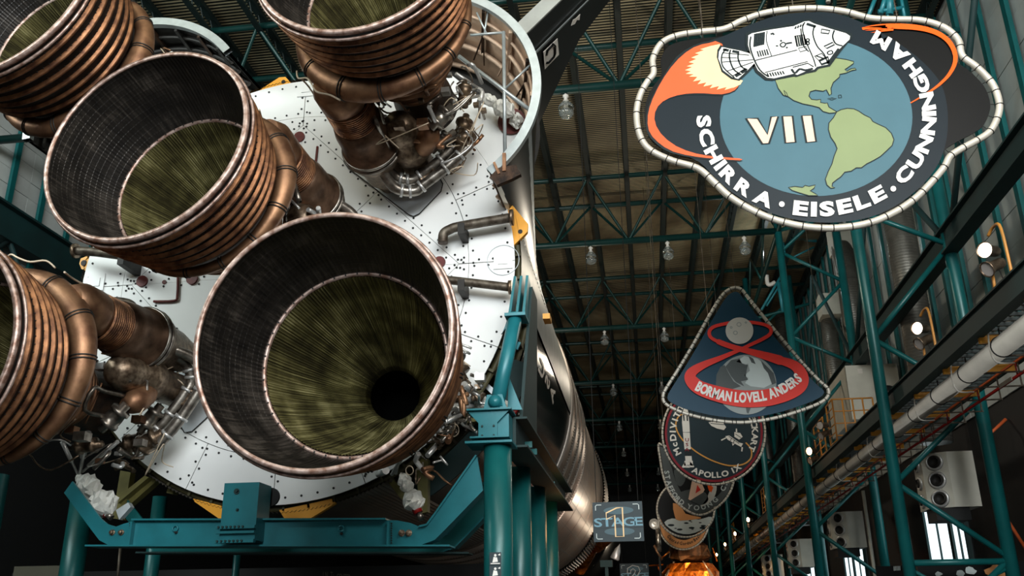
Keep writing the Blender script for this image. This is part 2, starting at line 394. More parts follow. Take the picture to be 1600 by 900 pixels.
# windows low in the right-hand wall (daylight)
for n_, (y0, y1, z0, z1) in enumerate([(32.6, 33.9, 2.6, 6.1), (34.2, 36.9, 2.6, 6.4), (47.8, 50.2, 2.6, 5.9), (50.5, 52.6, 2.6, 5.9), (62, 65.5, 2.6, 5.8), (77, 80, 2.6, 5.8)]):
    wn = thing('window_%d' % (n_ + 1), 'tall bright daylight window low in the right-hand wall', 'window', (XR - .1, (y0 + y1) / 2, z0))
    del wn['label']; del wn['category']; wn['kind'] = 'structure'
    MB().box((XR - .08, y0, z0), (XR - .05, y1, z1)).build('pane', 'window_glow', wn)
    q = MB(); q.box((XR - .16, y0 - .12, z0 - .12), (XR - .02, y0, z1 + .12)); q.box((XR - .16, y1, z0 - .12), (XR - .02, y1 + .12, z1 + .12))
    q.box((XR - .16, y0, z0 - .12), (XR - .02, y1, z0)); q.box((XR - .16, y0, z1), (XR - .02, y1, z1 + .12)); q.box((XR - .14, (y0 + y1) / 2 - .03, z0), (XR - .03, (y0 + y1) / 2 + .03, z1)); q.build('window_frame', 'teal_dark', wn)

# ---------------------------------------------------------------- roof trusses
ORD = ['nearest', 'second', 'third', 'fourth', 'fifth', 'sixth', 'seventh', 'farthest']
t0 = None
for k, yr in enumerate(YR):
    lab = '%s of the eight dark green tubular roof trusses counted from the viewer' % ORD[k]
    if t0 is None:
        t0 = thing('roof_truss', lab, 'truss', (-7.8, yr, 17.35), 'roof trusses across the hall')
        MB().tube([(XL + .3, yr, 17.5), (6.42, yr, 17.5)], .15, 14).build('bottom_chord', 'truss_green', t0)
        for d in (-1.45, 1.45): MB().tube([(XL + .3, yr + d, 20.0), (XR - .3, yr + d, 20.0)], .11, 10).build('top_chord', 'truss_green', t0)
        bases = {}
        i = -6
        while -.02 + 3.31 * i < 7:
            xb = -.02 + 3.31 * i
            for d in (-1.45, 1.45):
                for sx in (-1, 1):
                    if xb + sx * 1.655 < XL + .3: continue
                    if xb > 6.5: continue
                    key = (d, sx)
                    if key not in bases:
                        bases[key] = (MB().tube([(xb, yr, 17.5), (xb + sx * 1.655, yr + d, 20.0)], .06, 8, cap=False).build('brace', 'truss_green', t0), xb)
                    else: share(bases[key][0], t0, (xb - bases[key][1], 0, 0))
            i += 1
    else: copy_thing(t0, (0, yr - YR[0], 0), lab)
# open-web joists along the hall, carrying the deck
j0 = None; n_ = 0
xs = [.06 + 1.655 * i for i in range(-13, 7)]
for i, x in enumerate(xs):
    lab = 'dark open-web roof joist running down the hall, number %s from the left wall' % ['one', 'two', 'three', 'four', 'five', 'six', 'seven', 'eight', 'nine', 'ten', 'eleven', 'twelve', 'thirteen', 'fourteen', 'fifteen', 'sixteen', 'seventeen', 'eighteen', 'nineteen', 'twenty'][i]
    if j0 is None:
        j0 = thing('roof_joist', lab, 'joist', (x, 65, 19.7), 'open-web joists under the roof deck')
        q = MB(); q.box((x - .12, 13, 20.32), (x + .12, 123, 20.48)); q.build('top_bar', 'joist', j0)
        q = MB(); q.box((x - .09, 13, 19.82), (x + .09, 123, 19.9)); q.build('bottom_bar', 'joist', j0)
        q = MB(); yy = 13
        while yy < 122:
            q.bar((x, yy, 19.9), (x, yy + .35, 20.33), .03); q.bar((x, yy + .35, 20.33), (x, yy + .7, 19.9), .03); yy += .7
        q.build('web_bar', 'joist', j0, kind='stuff')
        x0 = x
    else: copy_thing(j0, (x - x0, 0, 0), lab)

# ---------------------------------------------------------------- laced columns along the right side
c0 = None
FN = [.95, 4.91, 8.78, 12.67, 16.5]; BN = [3.0, 7.0, 11.4, 15.0, 18.6]
for k, yr in enumerate(YR):
    lab = '%s of the laced teal tube columns along the right wall' % ORD[k]
    if c0 is None:
        c0 = thing('laced_column', lab, 'column', (7.6, yr, 0), 'laced columns along the right wall')
        MB().tube([(6.42, yr, 0), (6.42, yr, 20)], .155, 18).build('chord', 'teal', c0)
        MB().tube([(8.83, yr, 0), (8.83, yr, 20)], .17, 18).build('chord', 'teal', c0)
        for i in range(5):
            MB().tube([(6.42, yr, FN[i]), (8.83, yr, BN[i])], .075, 10).build('brace', 'teal', c0)
            if i < 4: MB().tube([(8.83, yr, BN[i]), (6.42, yr, FN[i + 1])], .075, 10).build('brace', 'teal', c0)
        MB().tube([(6.42, yr, 2.93), (8.83, yr, 2.93)], .08, 10).build('strut', 'teal', c0)
        MB().tube([(6.42, yr, 2.8), (7.4, yr, 2.2), (8.83, yr, 2.8)], .05, 8).build('strut', 'teal', c0)
        MB().tube([(6.42, yr, 17.5), (10.3, yr, 18.4)], .09, 10).build('strut', 'teal', c0)
        for px_, z in ((6.42, 0), (8.83, 0)): MB().box((px_ - .35, yr - .35, 0), (px_ + .35, yr + .35, .05)).build('base_plate', 'teal', c0)
    else: copy_thing(c0, (0, yr - YR[0], 0), lab)
lb = thing('longitudinal_beam', 'deep dark green beam joining the back tubes of the laced columns', 'beam', (8.83, 60, 11.2))
q = MB(); q.box((8.7, 14, 11.15), (8.76, 112, 11.75)); q.box((8.55, 14, 11.75), (8.98, 112, 11.8)); q.box((8.55, 14, 11.1), (8.98, 112, 11.15)); q.build('beam_web', 'teal_dark', lb)
for k in range(7):
    ya = YR[k] - 12.53; q = MB(); q.tube([(8.85, ya, 11.4), (8.85, ya + 6.2, 17.6)], .09, 8); q.tube([(8.85, ya + 6.2, 17.6), (8.85, ya + 12.53, 11.4)], .09, 8); q.build('knee_brace', 'teal_dark', lb)
tb = thing('eave_beam', 'green lattice beam under the roof edge over the column tops', 'beam', (6.42, 60, 17.3))
q = MB(); q.tube([(6.42, 13, 17.5), (6.42, 118, 17.5)], .1, 8); q.build('bottom_chord', 'truss_green', tb)
for k in range(-1, 7):
    for j in range(2):
        ya = YR[0] + 12.53 * k + 6.26 * j
        q = MB(); q.tube([(6.42, ya, 17.5), (6.42, ya + 3.13, 20)], .06, 8); q.tube([(6.42, ya + 3.13, 20), (6.42, ya + 6.26, 17.5)], .06, 8); q.build('brace', 'truss_green', tb)

# ---------------------------------------------------------------- catwalk along the right side
cw = thing('catwalk', 'steel catwalk with deep dark green edge beam along the right side', 'catwalk', (7.7, 60, 6.8))
q = MB(); q.box((6.66, 11, 6.88), (6.72, 112, 7.30)); q.box((6.6, 11, 7.30), (6.86, 112, 7.335)); q.box((6.6, 11, 6.85), (6.86, 112, 6.88)); q.build('edge_beam', 'teal_dark', cw)
q = MB(); q.box((8.35, 11, 6.88), (8.4, 112, 7.25)); q.build('edge_beam', 'teal_dark', cw)
b0 = None; yy = 11.2; i = 0
while yy < 96:
    if b0 is None: b0 = MB().box((6.8, yy, 6.93), (8.4, yy + .05, 7.0)).build('grating_bar', 'joist', cw); by = yy
    elif i < 298: share(b0, cw, (0, yy - by, 0))
    yy += .32; i += 1
q = MB()
for k in range(9): q.box((6.95 + k * .16, 11, 7.0), (6.965 + k * .16, 112, 7.03))
q.build('grating', 'joist', cw, kind='stuff')
b0 = None; yy = 13.6
while yy < 80:
    if b0 is None: b0 = MB().box((6.78, yy, 6.74), (8.3, yy + .09, 6.9)).build('cross_bracket', 'yellow', cw); by = yy
    else: share(b0, cw, (0, yy - by, 0))
    yy += 2.4
pp = thing('service_pipe', 'long pale grey pipe hung under the catwalk with dark hangers', 'pipe', (7.05, 60, 6.3))
q = MB(); q.tube([(7.05, 8, 6.56), (7.05, 112, 6.56)], .2, 20); q.build('pipe_run', 'pipe_pale', pp)
b0 = None; yy = 14.0
while yy < 100:
    if b0 is None:
        q = MB(); q.ring((7.05, yy, 6.56), (0, 1, 0), .205, .018, 20, 5); q.tube([(7.05, yy, 6.76), (7.05, yy, 6.93)], .015, 6); b0 = q.build('hanger', 'cord', pp); by = yy
    else: share(b0, pp, (0, yy - by, 0))
    yy += 2.05
for i, yy in enumerate((18.2, 20.6, 23.6, 29, 34)):
    q = MB(); q.tube(smooth_path([(6.9, yy, 7.0), (6.86, yy, 6.6), (6.95, yy + .05, 6.3), (7.3, yy + .1, 6.28)], 5), .018, 6); tag(q.build('conduit', 'label_white'), ['thin pale cable loop over the pipe at the right picture edge', 'thin pale cable loop over the pipe, second from the right edge', 'thin pale cable loop over the pipe under the nearest floodlight column', 'thin pale cable loop on the pipe beyond the nearest column', 'thin pale cable loop on the pipe, farthest one'][i], 'cable', 'cable loops over the pale pipe')
tag(MB().tube([(7.5, -2, 6.42), (7.5, 112, 6.42)], .028, 8).build('orange_conduit', 'orange_pipe'), 'thin orange conduit running under the catwalk beside the pale pipe', 'conduit')
sp = thing('sprinkler_pipe', 'red sprinkler pipe under the catwalk with upright heads and white labels', 'pipe', (7.9, 60, 6.1))
MB().tube([(7.9, -2, 6.38), (7.9, 112, 6.38)], .035, 10).build('pipe_run', 'red_pipe', sp)
yy = 15.
while yy < 60:
    MB().tube([(7.9, yy, 6.38), (7.9, yy, 6.65)], .018, 6).build('sprinkler_head', 'red_pipe', sp); yy += 2.4
for yy in (20.0, 36.0, 53): MB().box((7.86, yy, 6.34), (7.862 - .02, yy + .75, 6.42)).build('pipe_label', 'label_white', sp)
b0 = None; yy = 15.5
while yy < 75:
    if b0 is None:
        q = MB(); q.box((7.1, yy, 6.36), (8.35, yy + .03, 6.39)); q.box((8.3, yy, 6.36), (8.33, yy + .03, 6.9)); b0 = q.build('trapeze_bar', 'pipe_grey'); by = yy; ss = thing('trapeze_hangers', 'row of thin steel trapeze bars below the catwalk grating', 'hanger', (7.7, 45, 6.3)); loc = b0.location.copy(); b0.parent = ss; b0.location = loc - Vector(ss.location); o1 = b0
    else:
        o = o1.copy(); COL.objects.link(o); o.parent = ss; o.location = o1.location + Vector((0, yy - by, 0))
    yy += 1.3

# yellow railings of the air-handler landing
def railing(label, y0, y1, x, z0, h, n):
    t = thing('railing', label, 'railing', (x, (y0 + y1) / 2, z0), 'orange railings on the catwalk')
    for k in range(n + 1):
        yy = y0 + (y1 - y0) * k / n; MB().tube([(x, yy, z0), (x, yy, z0 + h)], .03, 8).build('post', 'rail_orange', t)
    for k in range(1, 7): MB().tube([(x, y0, z0 + h * k / 6), (x, y1, z0 + h * k / 6)], .022 if k < 6 else .03, 6).build('rail', 'rail_orange', t)
def railing_x(label, x0, x1, y, z0, h, n):
    t = thing('railing', label, 'railing', ((x0 + x1) / 2, y, z0), 'orange railings on the catwalk')
    for k in range(n + 1):
        xx = x0 + (x1 - x0) * k / n; MB().tube([(xx, y, z0), (xx, y, z0 + h)], .03, 8).build('post', 'rail_orange', t)
    for k in range(1, 5): MB().tube([(x0, y, z0 + h * k / 4), (x1, y, z0 + h * k / 4)], .022 if k < 4 else .03, 6).build('rail', 'rail_orange', t)
railing('orange railing section left of the grey air handler, nearer the bright warm lamp', 35.5, 37.6, 6.9, 7.34, 1.55, 2)
railing_x('orange railing below the big grey air handler box', 6.9, 8.3, 33.4, 7.34, 1.75, 4)
railing('orange railing beside the floodlight under the grey air handler', 33.4, 34.6, 6.9, 7.34, 1.75, 1)
railing('orange railing on the catwalk farther down, left of the second lit lamp', 53, 56.5, 6.9, 7.34, 1.6, 3)
railing('distant orange railing glimpsed by the row of small warm lamps', 76, 80, 6.9, 7.34, 1.7, 3)

# ---------------------------------------------------------------- floodlights standing on the catwalk beam
def floodlight(y, x, z, label, lit='lens_lit', post=True):
    t = thing('floodlight', label, 'lamp', (x, y, 7.34), 'floodlights on the catwalk')
    if post:
        MB().tube(smooth_path([(x + .1, y - .55, 7.34), (x + .1, y - .5, z + .35), (x + .1, y - .2, z + .52), (x + .05, y, z + .42)], 5), .03, 8).build('post', 'rail_orange', t)
        MB().tube([(x + .05, y + .2, 7.34), (x + .05, y + .15, z - .25)], .03, 8).build('post', 'rail_orange', t)
    d = V(-.75, -.62, -.12).normalized()
    for i, (dz, l2) in enumerate(((.12, lit), (-.22, 'lens_off'))):
        c = V(x, y, z + dz); d2 = d if i == 0 else V(-.8, -.3, -.4).normalized()
        h_ = MB(); h_.lathe(c, frame(d2), [(.0, -.3), (.09, -.29), (.11, -.2), (.11, .0), (.15, .1), (.16, .14), (.15, .14), (.14, .1)], 18); hd = h_.build('lamp_head', 'steel_brown', t)
        MB().disc(c + d2 * .1, d2, .14, 16, .01).build('lens', l2, hd)
    MB().tube(smooth_path([(x + .1, y, z - .2), (x + .2, y + .1, z - .5), (x + .15, y + .2, 7.4)], 4), .012, 5).build('cord', 'cord', t)
floodlight(17.05, 6.75, 8.05, 'twin floodlight on an orange post at the right edge above the catwalk')
floodlight(21.8, 6.75, 8.0, 'twin floodlight on an orange post in front of the big grey duct')
floodlight(34.2, 6.6, 8.2, 'unlit silver floodlight by the railing under the grey air handler', 'lens_off', False)
floodlight(37.0, 6.6, 7.75, 'brightly glowing warm floodlight at the end of the orange railing', 'lens_warm', False)
floodlight(51, 6.65, 7.7, 'glowing floodlight on the catwalk left of the second column', 'lens_warm', False)
floodlight(62, 6.65, 7.7, 'small glowing floodlight on the catwalk, third of the lit ones', 'lens_warm', False)
floodlight(72, 6.65, 7.7, 'small glowing floodlight on the catwalk, fourth of the lit ones', 'lens_warm', False)
floodlight(82, 6.65, 7.7, 'small glowing floodlight on the catwalk, fifth of the lit ones', 'lens_warm', False)
floodlight(93, 6.65, 7.6, 'tiniest glowing floodlight, farthest along the catwalk', 'lens_warm', False)
for yy, e in ((36.2, 6), (50.3, 6), (61.5, 5), (71.5, 5), (81.5, 5)): lamp('floodlight_glow', (6.1, yy, 7.75), e, (1, .58, .3), .08)

# ---------------------------------------------------------------- ducts, air handlers, diffuser boxes
def duct(label, pts, r, ribs=.11):
    t = thing('duct', label, 'duct', (pts[0][0], pts[0][1], min(p[2] for p in pts)), 'big round ducts on the right wall')
    P = [Vector(p) for p in pts]; q = MB(); q.tube(P, r, 28); q.build('duct_wall', 'duct', t)
    q = MB()
    for a, b in zip(P[:-1], P[1:]):
        L = (b - a).length; n = int(L / ribs); nn = (b - a).normalized()
        for k in range(1, n): q.ring(a + nn * (L * k / n), nn, r, .012, 28, 4)
    q.build('duct_ribs', 'duct', t, kind='stuff')
    return t
X9 = 9.56
duct('big ribbed grey duct rising behind the nearest floodlit post', [(X9, 31.2, 7.0), (X9, 31.2, 20.2)], .5)
duct('ribbed grey duct entering the top of the large air handler', [(9.55, 39.5, 11.6), (9.55, 39.5, 15.9), (9.75, 40.6, 17.8)], .48)
duct('narrower ribbed grey duct left of the air handler', [(9.4, 44, 9.2), (9.4, 44, 14.0), (9.6, 44.6, 15.6)], .38)
duct('dim ribbed grey duct farther down the wall behind the second column', [(9.5, 58, 7.0), (9.5, 58, 20.4)], .4)
duct('faint distant ribbed duct on the right wall', [(9.5, 71, 7.0), (9.5, 71, 20.4)], .4)
ah = thing('air_handler', 'large pale grey air handler box on the catwalk with a black round fan port', 'air handler', (8.6, 36, 9.0))
q = MB(); q.box((8.15, 36.2, 8.9), (10.1, 40.3, 11.05)); q.build('cabinet', 'box_beige', ah)
MB().lathe((9.55, 39.5, 11.05), frame((0, 0, 1)), [(.8, 0), (.5, .6)], 4).build('duct_collar', 'steel_pale', ah)
for xx in (8.6, 9.2): MB().box((xx, 36.18, 10.7), (xx + .18, 36.2, 10.9)).build('latch', 'label_white', ah)
MB().lathe((9.6, 36.2, 9.75), frame((0, -1, 0)), [(.42, 0), (.42, .1), (.3, .1), (0, .04)], 24).build('fan_port', 'dark', ah)
for i, (a, b, lb_) in enumerate([((9.1, 43.6, 15.6), (10.1, 44.8, 16.7), 'small beige junction box with a duct elbow, left of the ribbed duct'), ((9.3, 40.2, 17.6), (10.2, 41.3, 18.9), 'beige box at the top of the ribbed duct behind the nearest column'), ((8.5, 57.2, 8.2), (9.2, 58.2, 9.1), 'small pale box on the wall right of the round hanging sign')]):
    MB_ = MB().box(a, b); tag(MB_.build('duct_box', 'box_beige'), lb_, 'box')
def diffuser(y, z0, z1, x0, label, s=1.):
    t = thing('diffuser_box', label, 'air diffuser', (x0 + 1, y + .6, z0), 'three-nozzle air diffuser boxes')
    pts = [(x0, y + 1.2), (x0, y + .4), (x0 + .6, y), (x0 + 1.3, y), (x0 + 1.3, y + 1.2)]
    q = MB(); q.prism([V(a, b, z0) for a, b in pts], (0, 0, z1 - z0)); q.build('cabinet', 'box_beige', t)
    hh = (z1 - z0) / 3
    for k in range(3):
        zc = z0 + hh * (k + .5)
        for c, nrm in ((V(x0 + .3, y + .2, zc), V(-.4, -.6, 0).normalized()), (V(x0, y + .8, zc), V(-1, 0, 0))):
            r = .22 if nrm.y else .17
            q = MB(); q.lathe(c, frame(nrm), [(r + .03, 0), (r + .03, .03), (r, .05), (r * .82, .06), (r * .8, .02)], 24); n1 = q.build('nozzle', 'steel_pale', t)
            q = MB(); q.lathe(c, frame(nrm), [(r * .8, .02), (r * .66, .1), (r * .6, .1), (r * .55, .02), (0, .015)], 24); q.build('nozzle_throat', 'near_black', n1)
    q = MB(); q.box((x0 + .1, y + .1, z0 - .35), (x0 + 1.0, y + 1.0, z0)); q.build('plenum_neck', 'dark', t)
    for xx in (x0 + .25, 8.375): MB().tube([(xx, y + .5, z1), (xx, y + .5, 6.98)], .012, 5).build('hanger_rod', 'cord', t)
diffuser(27.1, 4.52, 6.05, 7.9, 'large pale diffuser box with three round nozzles at lower right')
diffuser(41.5, 4.5, 6.0, 7.9, 'second pale diffuser box, hung left of the nearest column')
diffuser(54.0, 4.4, 5.9, 7.8, 'third pale diffuser box from the right, smaller and dim')
diffuser(66.5, 4.4, 5.9, 7.8, 'farthest small diffuser box at the bottom edge')
tag(MB().tube([(10.45, 27.6, 7.0), (9.95, 27.6, 6.6), (9.95, 27.6, 4.2), (10.45, 27.8, 3.2)], .05, 8).build('orange_hose', 'orange_pipe'), 'orange hose hanging behind the large diffuser box', 'hose')
tag(MB().tube([(8.9, 39.5, 0), (8.9, 39.5, 6.6)], .07, 8).build('drain_pipe', 'box_beige'), 'thin pale vertical pipe right of the second diffuser box', 'pipe')
# dark exhibit wall below, with lettering and picture panel
ew = thing('exhibit_wall', 'dark exhibit wall at the lower right with a printed mural top', 'wall', (8.6, 26.3, 0))
MB().box((7.0, 26.2, 0), (10.2, 26.3, 3.0)).build('board', 'ink_black', ew)
q = MB(); rnd = random.Random(3)
def splat(cx, cz, r, m_):
    q = MB(); n = 11; q.poly([V(cx + r * (.6 + .5 * rnd.random()) * math.cos(2 * PI * k / n), 26.18, cz + .7 * r * (.6 + .5 * rnd.random()) * math.sin(2 * PI * k / n)) for k in range(n)]); q.build('mural_print', m_, ew)
splat(8.95, 2.75, .3, 'ink_tan'); splat(8.3, 2.78, .16, 'ink_lgrey'); splat(8.05, 2.72, .12, 'ink_grey'); splat(7.5, 2.72, .1, 'ink_grey')
ws = thing('wall_sign', 'small dim wall sign with white lettering left of the nearest column base', 'sign', at(1400, 893, 33)); 
MB().box(tuple(at(1385, 900, 33) + V(-.3, .02, -.6)), tuple(at(1412, 884, 33) + V(.1, .06, 0))).build('board', 'ink_black', ws)
q = Letters(); line_text(q, 'IIIII', lambda u, v: at(u, v, 32.99), (1397, 888), (1406, 887.5), 7, .9); q.build('lettering', 'ink_lgrey', ws)

# ---------------------------------------------------------------- high-bay lamps
hb0 = None
wordX = {-1.72: 'left', 1.66: 'right', 4.96: 'far right'}
for k in range(8):
    for x in (-1.72, 1.66, 4.96):
        if (k == 0 and x > 0) or (x > 4 and k != 1): continue
        lab = 'clear glass high-bay lamp under the %s roof truss, %s row' % (ORD[k], wordX[x])
        if hb0 is None:
            yy = YR[k]; hb0 = thing('high_bay_lamp', lab, 'lamp', (x, yy, 16.6), 'glass high-bay lamps under the trusses'); c = V(x, yy, 17.36); fr_ = frame((0, 0, -1))
            q = MB(); q.lathe(c, fr_, [(0, -.05), (.035, -.05), (.035, .05), (.09, .06), (.1, .12), (.06, .14), (.06, .26), (.1, .27), (.1, .3)], 16); q.build('socket', 'label_white', hb0)
            q = MB(); q.lathe(c, fr_, [(.06, .26), (.14, .33), (.23, .45), (.26, .54), (.25, .56), (.215, .46), (.12, .355)], 20); q.build('glass_shade', 'lamp_glass', hb0)
            q = MB(); q.lathe(c, fr_, [(.13, .56), (.15, .60), (.235, .68), (.24, .73), (.17, .83), (.06, .87), (0, .87)], 20); q.build('glass_bowl', 'lamp_glass', hb0)
            q = MB(); q.lathe(c, fr_, [(0, .3), (.05, .34), (.07, .46), (.05, .56), (0, .6)], 12); q.build('bulb', 'label_white', hb0); hx = x
        else: copy_thing(hb0, (x - hx, YR[k] - YR[0], 0), lab)
# ================================================================ ROCKET STAGE (lies along the hall, tail towards the viewer)
CX, CZ, RB, YP = -7.32, 8.78, 5.03, 17.5
UVN = (V(1, 0, 0), V(0, 0, 1), V(0, 1, 0))
def RP(a, r, y): a = math.radians(a); return V(CX + r * math.cos(a), y, CZ + r * math.sin(a))
rk = thing('rocket_stage', 'huge white-tailed rocket first stage lying on its side, seen from its engine end', 'rocket', (CX, YP, CZ - RB))
MB().lathe((CX, 0, CZ), UVN, [(0, 17.56), (4.9, 17.56), (4.9, 17.6), (0, 17.62)], 96, smooth=False).build('backing_plate', 'near_black', rk)
RS, RO, DV = 3.93, 4.92, 3.72
g_ = .012
def panel(pts2, m='white_panel', y=17.5, t=.04, shrink=.010, name='panel'):
    c = Vector((sum(p[0] for p in pts2) / len(pts2), sum(p[1] for p in pts2) / len(pts2)))
    q = []
    for p in pts2:
        d = Vector(p) - c; L = d.length; q.append(c + d * (1 - shrink / max(L, .05)))
    MB().prism([V(CX + p[0], y, CZ + p[1]) for p in q], (0, t, 0)).build(name, m, rk)
def arc(r, a0, a1, n): return [(r * math.cos(math.radians(a0 + (a1 - a0) * i / n)), r * math.sin(math.radians(a0 + (a1 - a0) * i / n))) for i in range(n + 1)]
for k in range(16):
    a0 = 22.5 * k; panel(arc(RO, a0, a0 + 22.5, 8) + arc(RS, a0 + 22.5, a0, 8))
for k in range(4):
    a0 = 90 * k
    h1 = (DV * math.cos(math.radians(a0)), DV * math.sin(math.radians(a0))); h2 = (DV * math.cos(math.radians(a0 + 90)), DV * math.sin(math.radians(a0 + 90)))
    mid = ((h1[0] + h2[0]) / 2, (h1[1] + h2[1]) / 2)
    panel(arc(RS, a0, a0 + 45, 12) + [mid, h1]); panel(arc(RS, a0 + 45, a0 + 90, 12) + [h2, mid])
    panel([h1, mid, (0, 0)]); panel([mid, h2, (0, 0)])
for ac in (45, 135):   # the heat shield reaches out under the two fairings
    c_, s_ = math.cos(math.radians(ac)), math.sin(math.radians(ac))
    w1 = 1.7 if ac == 45 else .6; o1 = (5.8 * c_ - w1 * s_, 5.8 * s_ + w1 * c_); o2 = (5.8 * c_ + 1.7 * s_, 5.8 * s_ - 1.7 * c_)
    panel(arc(RO, ac - 24, ac + (24 if ac == 45 else 10), 12) + [o1, o2])
# fasteners in double rows along the seams
dots = MB()
def dot(x, z, y=17.497, r=.025): dots.disc((CX + x, y, CZ + z), (0, -1, 0), r, 7, .010)
def dline(p, q, off=.085, st=.26):
    p = Vector(p); q = Vector(q); L = (q - p).length; d = (q - p) / L; nn = Vector((-d.y, d.x)); n = max(2, int(L / st))
    for i in range(n + 1):
        c = p + d * (L * i / n)
        for s_ in ((1, -1) if off else (0,)):
            e = c + nn * off * s_ + d * (.05 * s_); dot(e.x, e.y)
for a in range(0, 360, 4):
    for r_, o_ in ((RS + .10, 0), (RS - .10, 2)): t = math.radians(a + o_); dot(r_ * math.cos(t), r_ * math.sin(t))
    t = math.radians(a + 1); dot(4.78 * math.cos(t), 4.78 * math.sin(t))
for k in range(16):
    t = math.radians(22.5 * k); dline((4.1 * math.cos(t), 4.1 * math.sin(t)), (4.7 * math.cos(t), 4.7 * math.sin(t)), .07, .3)
for k in range(4):
    t = math.radians(90 * k); t2 = math.radians(90 * k + 90); h1 = Vector((DV * math.cos(t), DV * math.sin(t))); h2 = Vector((DV * math.cos(t2), DV * math.sin(t2)))
    dline(h1, h2); dline((0, 0), (h1 + h2) / 2); dline((0, 0), h1, .085, .4); dline((h1 + h2) / 2, (h1 + h2) / 2 * 1.45, .085)
dots.build('fasteners', 'dark', rk, kind='stuff')
for a, r in ((91, 3.40), (179, 3.46), (179, 2.28), (1, 3.30)): MB().disc(RP(a, r, 17.5), (0, -1, 0), .13, 18, .05).build('port_cap', 'red_cap', rk)
MB().disc(at(257, 441, 17.5), (0, -1, 0), .05, 12, .02).build('port_cap', 'red_cap', rk)
def P17(px, py, y=17.46): return at(px, py, y)
for pts in ([(496, 229), (493, 256), (490, 263), (478, 267)], [(278, 431), (277, 462), (272, 470), (240, 471)]):
    MB().tube(smooth_path([P17(*p) for p in pts], 3), .028, 6).build('hatch_edge', 'red_cap', rk)
for px, py in ((786, 406), (150, 441), (478, 139)):
    c = P17(px, py, 17.48); q = MB(); q.box((c.x - .2, 17.47, c.z - .2), (c.x + .2, 17.5, c.z + .2)); q.box((c.x - .1, 17.45, c.z - .1), (c.x + .1, 17.47, c.z + .1)); v_ = q.build('vent_plate', 'white_panel', rk)
    if px == 786: MB().ring((c.x, 17.49, c.z), (0, 1, 0), .34, .008, 32, 4).build('vent_ring', 'closeout', v_)
# close-out plates round the engine feet
for pts in ([(540, 241), (537, 252), (545, 263), (638, 335), (646, 338), (655, 334), (689, 299), (692, 287), (682, 268), (612, 196), (552, 231)],
            [(236, 521), (251, 515), (268, 520), (312, 578), (345, 625), (324, 652), (300, 674), (288, 676), (275, 655), (225, 560)]):
    MB().prism([P17(*p, 17.47) for p in pts], (0, .02, 0)).build('closeout_plate', 'closeout', rk)
    q = MB(); s_ = [P17(*p, 17.455) for p in pts]; q.tube(s_ + [s_[0]], .012, 5); q.build('closeout_trim', 'near_black', rk)
# drain and vent pipes on the tail
def vpipe(pts, r, y, flange=None, br=()):
    P = smooth_path([at(a, b, y) for a, b in pts], 5); o = MB().tube(P, r, 14).build('tail_pipe', 'pipe_grey', rk)
    if flange: q = MB(); c = at(*flange, y); q.tube([c - V(.03, 0, 0), c + V(.04, 0, 0)], r * 1.65, 18); q.build('pipe_flange', 'steel_brown', o)
    for b in br: c = at(*b, y); MB().box((c.x - .07, y - .13, c.z - .18), (c.x + .07, 17.5, c.z + .06)).build('pipe_clamp', 'near_black', o)
vpipe([(692, 380), (693, 366), (702, 359), (722, 353), (799, 340)], .105, 17.1, (799, 340), ((722, 356),))
vpipe([(694, 437), (722, 440), (797, 449)], .09, 17.1, (797, 449), ((722, 444),))
vpipe([(209, 484), (204, 476), (190, 472), (172, 472), (120, 482)], .10, 17.1, None, ((180, 480),))
vpipe([(120, 392), (150, 394), (195, 400)], .10, 16.9, (118, 392), ((194, 404),))
# yellow lifting brackets
for pts in ([(786, 308), (791, 309), (825, 350), (824, 362), (803, 383), (800, 378)], [(388, 152), (436, 121), (446, 120), (459, 135), (446, 150)], [(302, 779), (304, 784), (346, 813), (349, 800), (345, 790)],
            [(436, 797), (446, 813), (480, 813), (524, 786), (520, 779)], [(126, 404), (136, 400), (142, 412), (136, 424), (127, 420), (124, 412)]):
    o = MB().prism([P17(*p, 17.62) for p in pts], (0, .12, 0)).build('lifting_bracket', 'yellow', rk)
for px, py, pr in ((813, 362, .05), (443, 128, .05), (131, 411, .07)):
    MB().disc(P17(px, py, 17.62), (0, -1, 0), pr, 12, .015).build('bracket_eye', 'near_black', rk)
# body behind the tail
RA = lambda a: math.radians(a)
C0 = V(CX, 0, CZ)
MB().lathe(C0, UVN, [(4.86, 17.6), (4.9, 18.0), (4.9, 19.6)], 120, RA(-175), RA(5)).build('thrust_ring', 'ring_olive', rk)
q = MB()
for k in range(30):
    a = -172 + 6 * k; p0, p1 = RP(a, 4.95, 17.62), RP(a, 4.95, 19.5); q.bar(p0, p1, .05, .14, upv=(p0 - C0 - V(0, 17.6, 0)))
q.build('ring_stiffeners', 'ring_olive', rk, kind='stuff')
q = MB()
for yy in (17.7, 18.5, 19.3): q.lathe(C0, UVN, [(4.9, yy), (5.02, yy), (5.02, yy + .05), (4.9, yy + .05)], 90, RA(-175), RA(5), closed=True)
q.build('ring_flange', 'ring_olive', rk)
MB().lathe(C0, UVN, [(RB, 19.5), (RB, 30.2)], 60, RA(-62), RA(-7)).build('skirt_black', 'black_gloss', rk)
MB().lathe(C0, UVN, [(RB + .012, 17.6), (RB + .012, 30.2)], 60, RA(-6), RA(60)).build('skirt_grey', 'grey_paint', rk)
q = MB()
for s_ in range(20): a = 16.5 - .0 * s_; c = RP(9, RB + .02, 18 + .3 * s_); q.disc(c, c - V(CX, c.y, CZ), .03, 6, .02)
q.build('skirt_rivets', 'label_white', rk, kind='stuff')
MB().lathe(C0, UVN, [(RB, 17.6), (RB, 30.2)], 480, RA(60), RA(298), rip=.035, smooth=False).build('skirt_corrugated', 'skirt_shaded', rk)
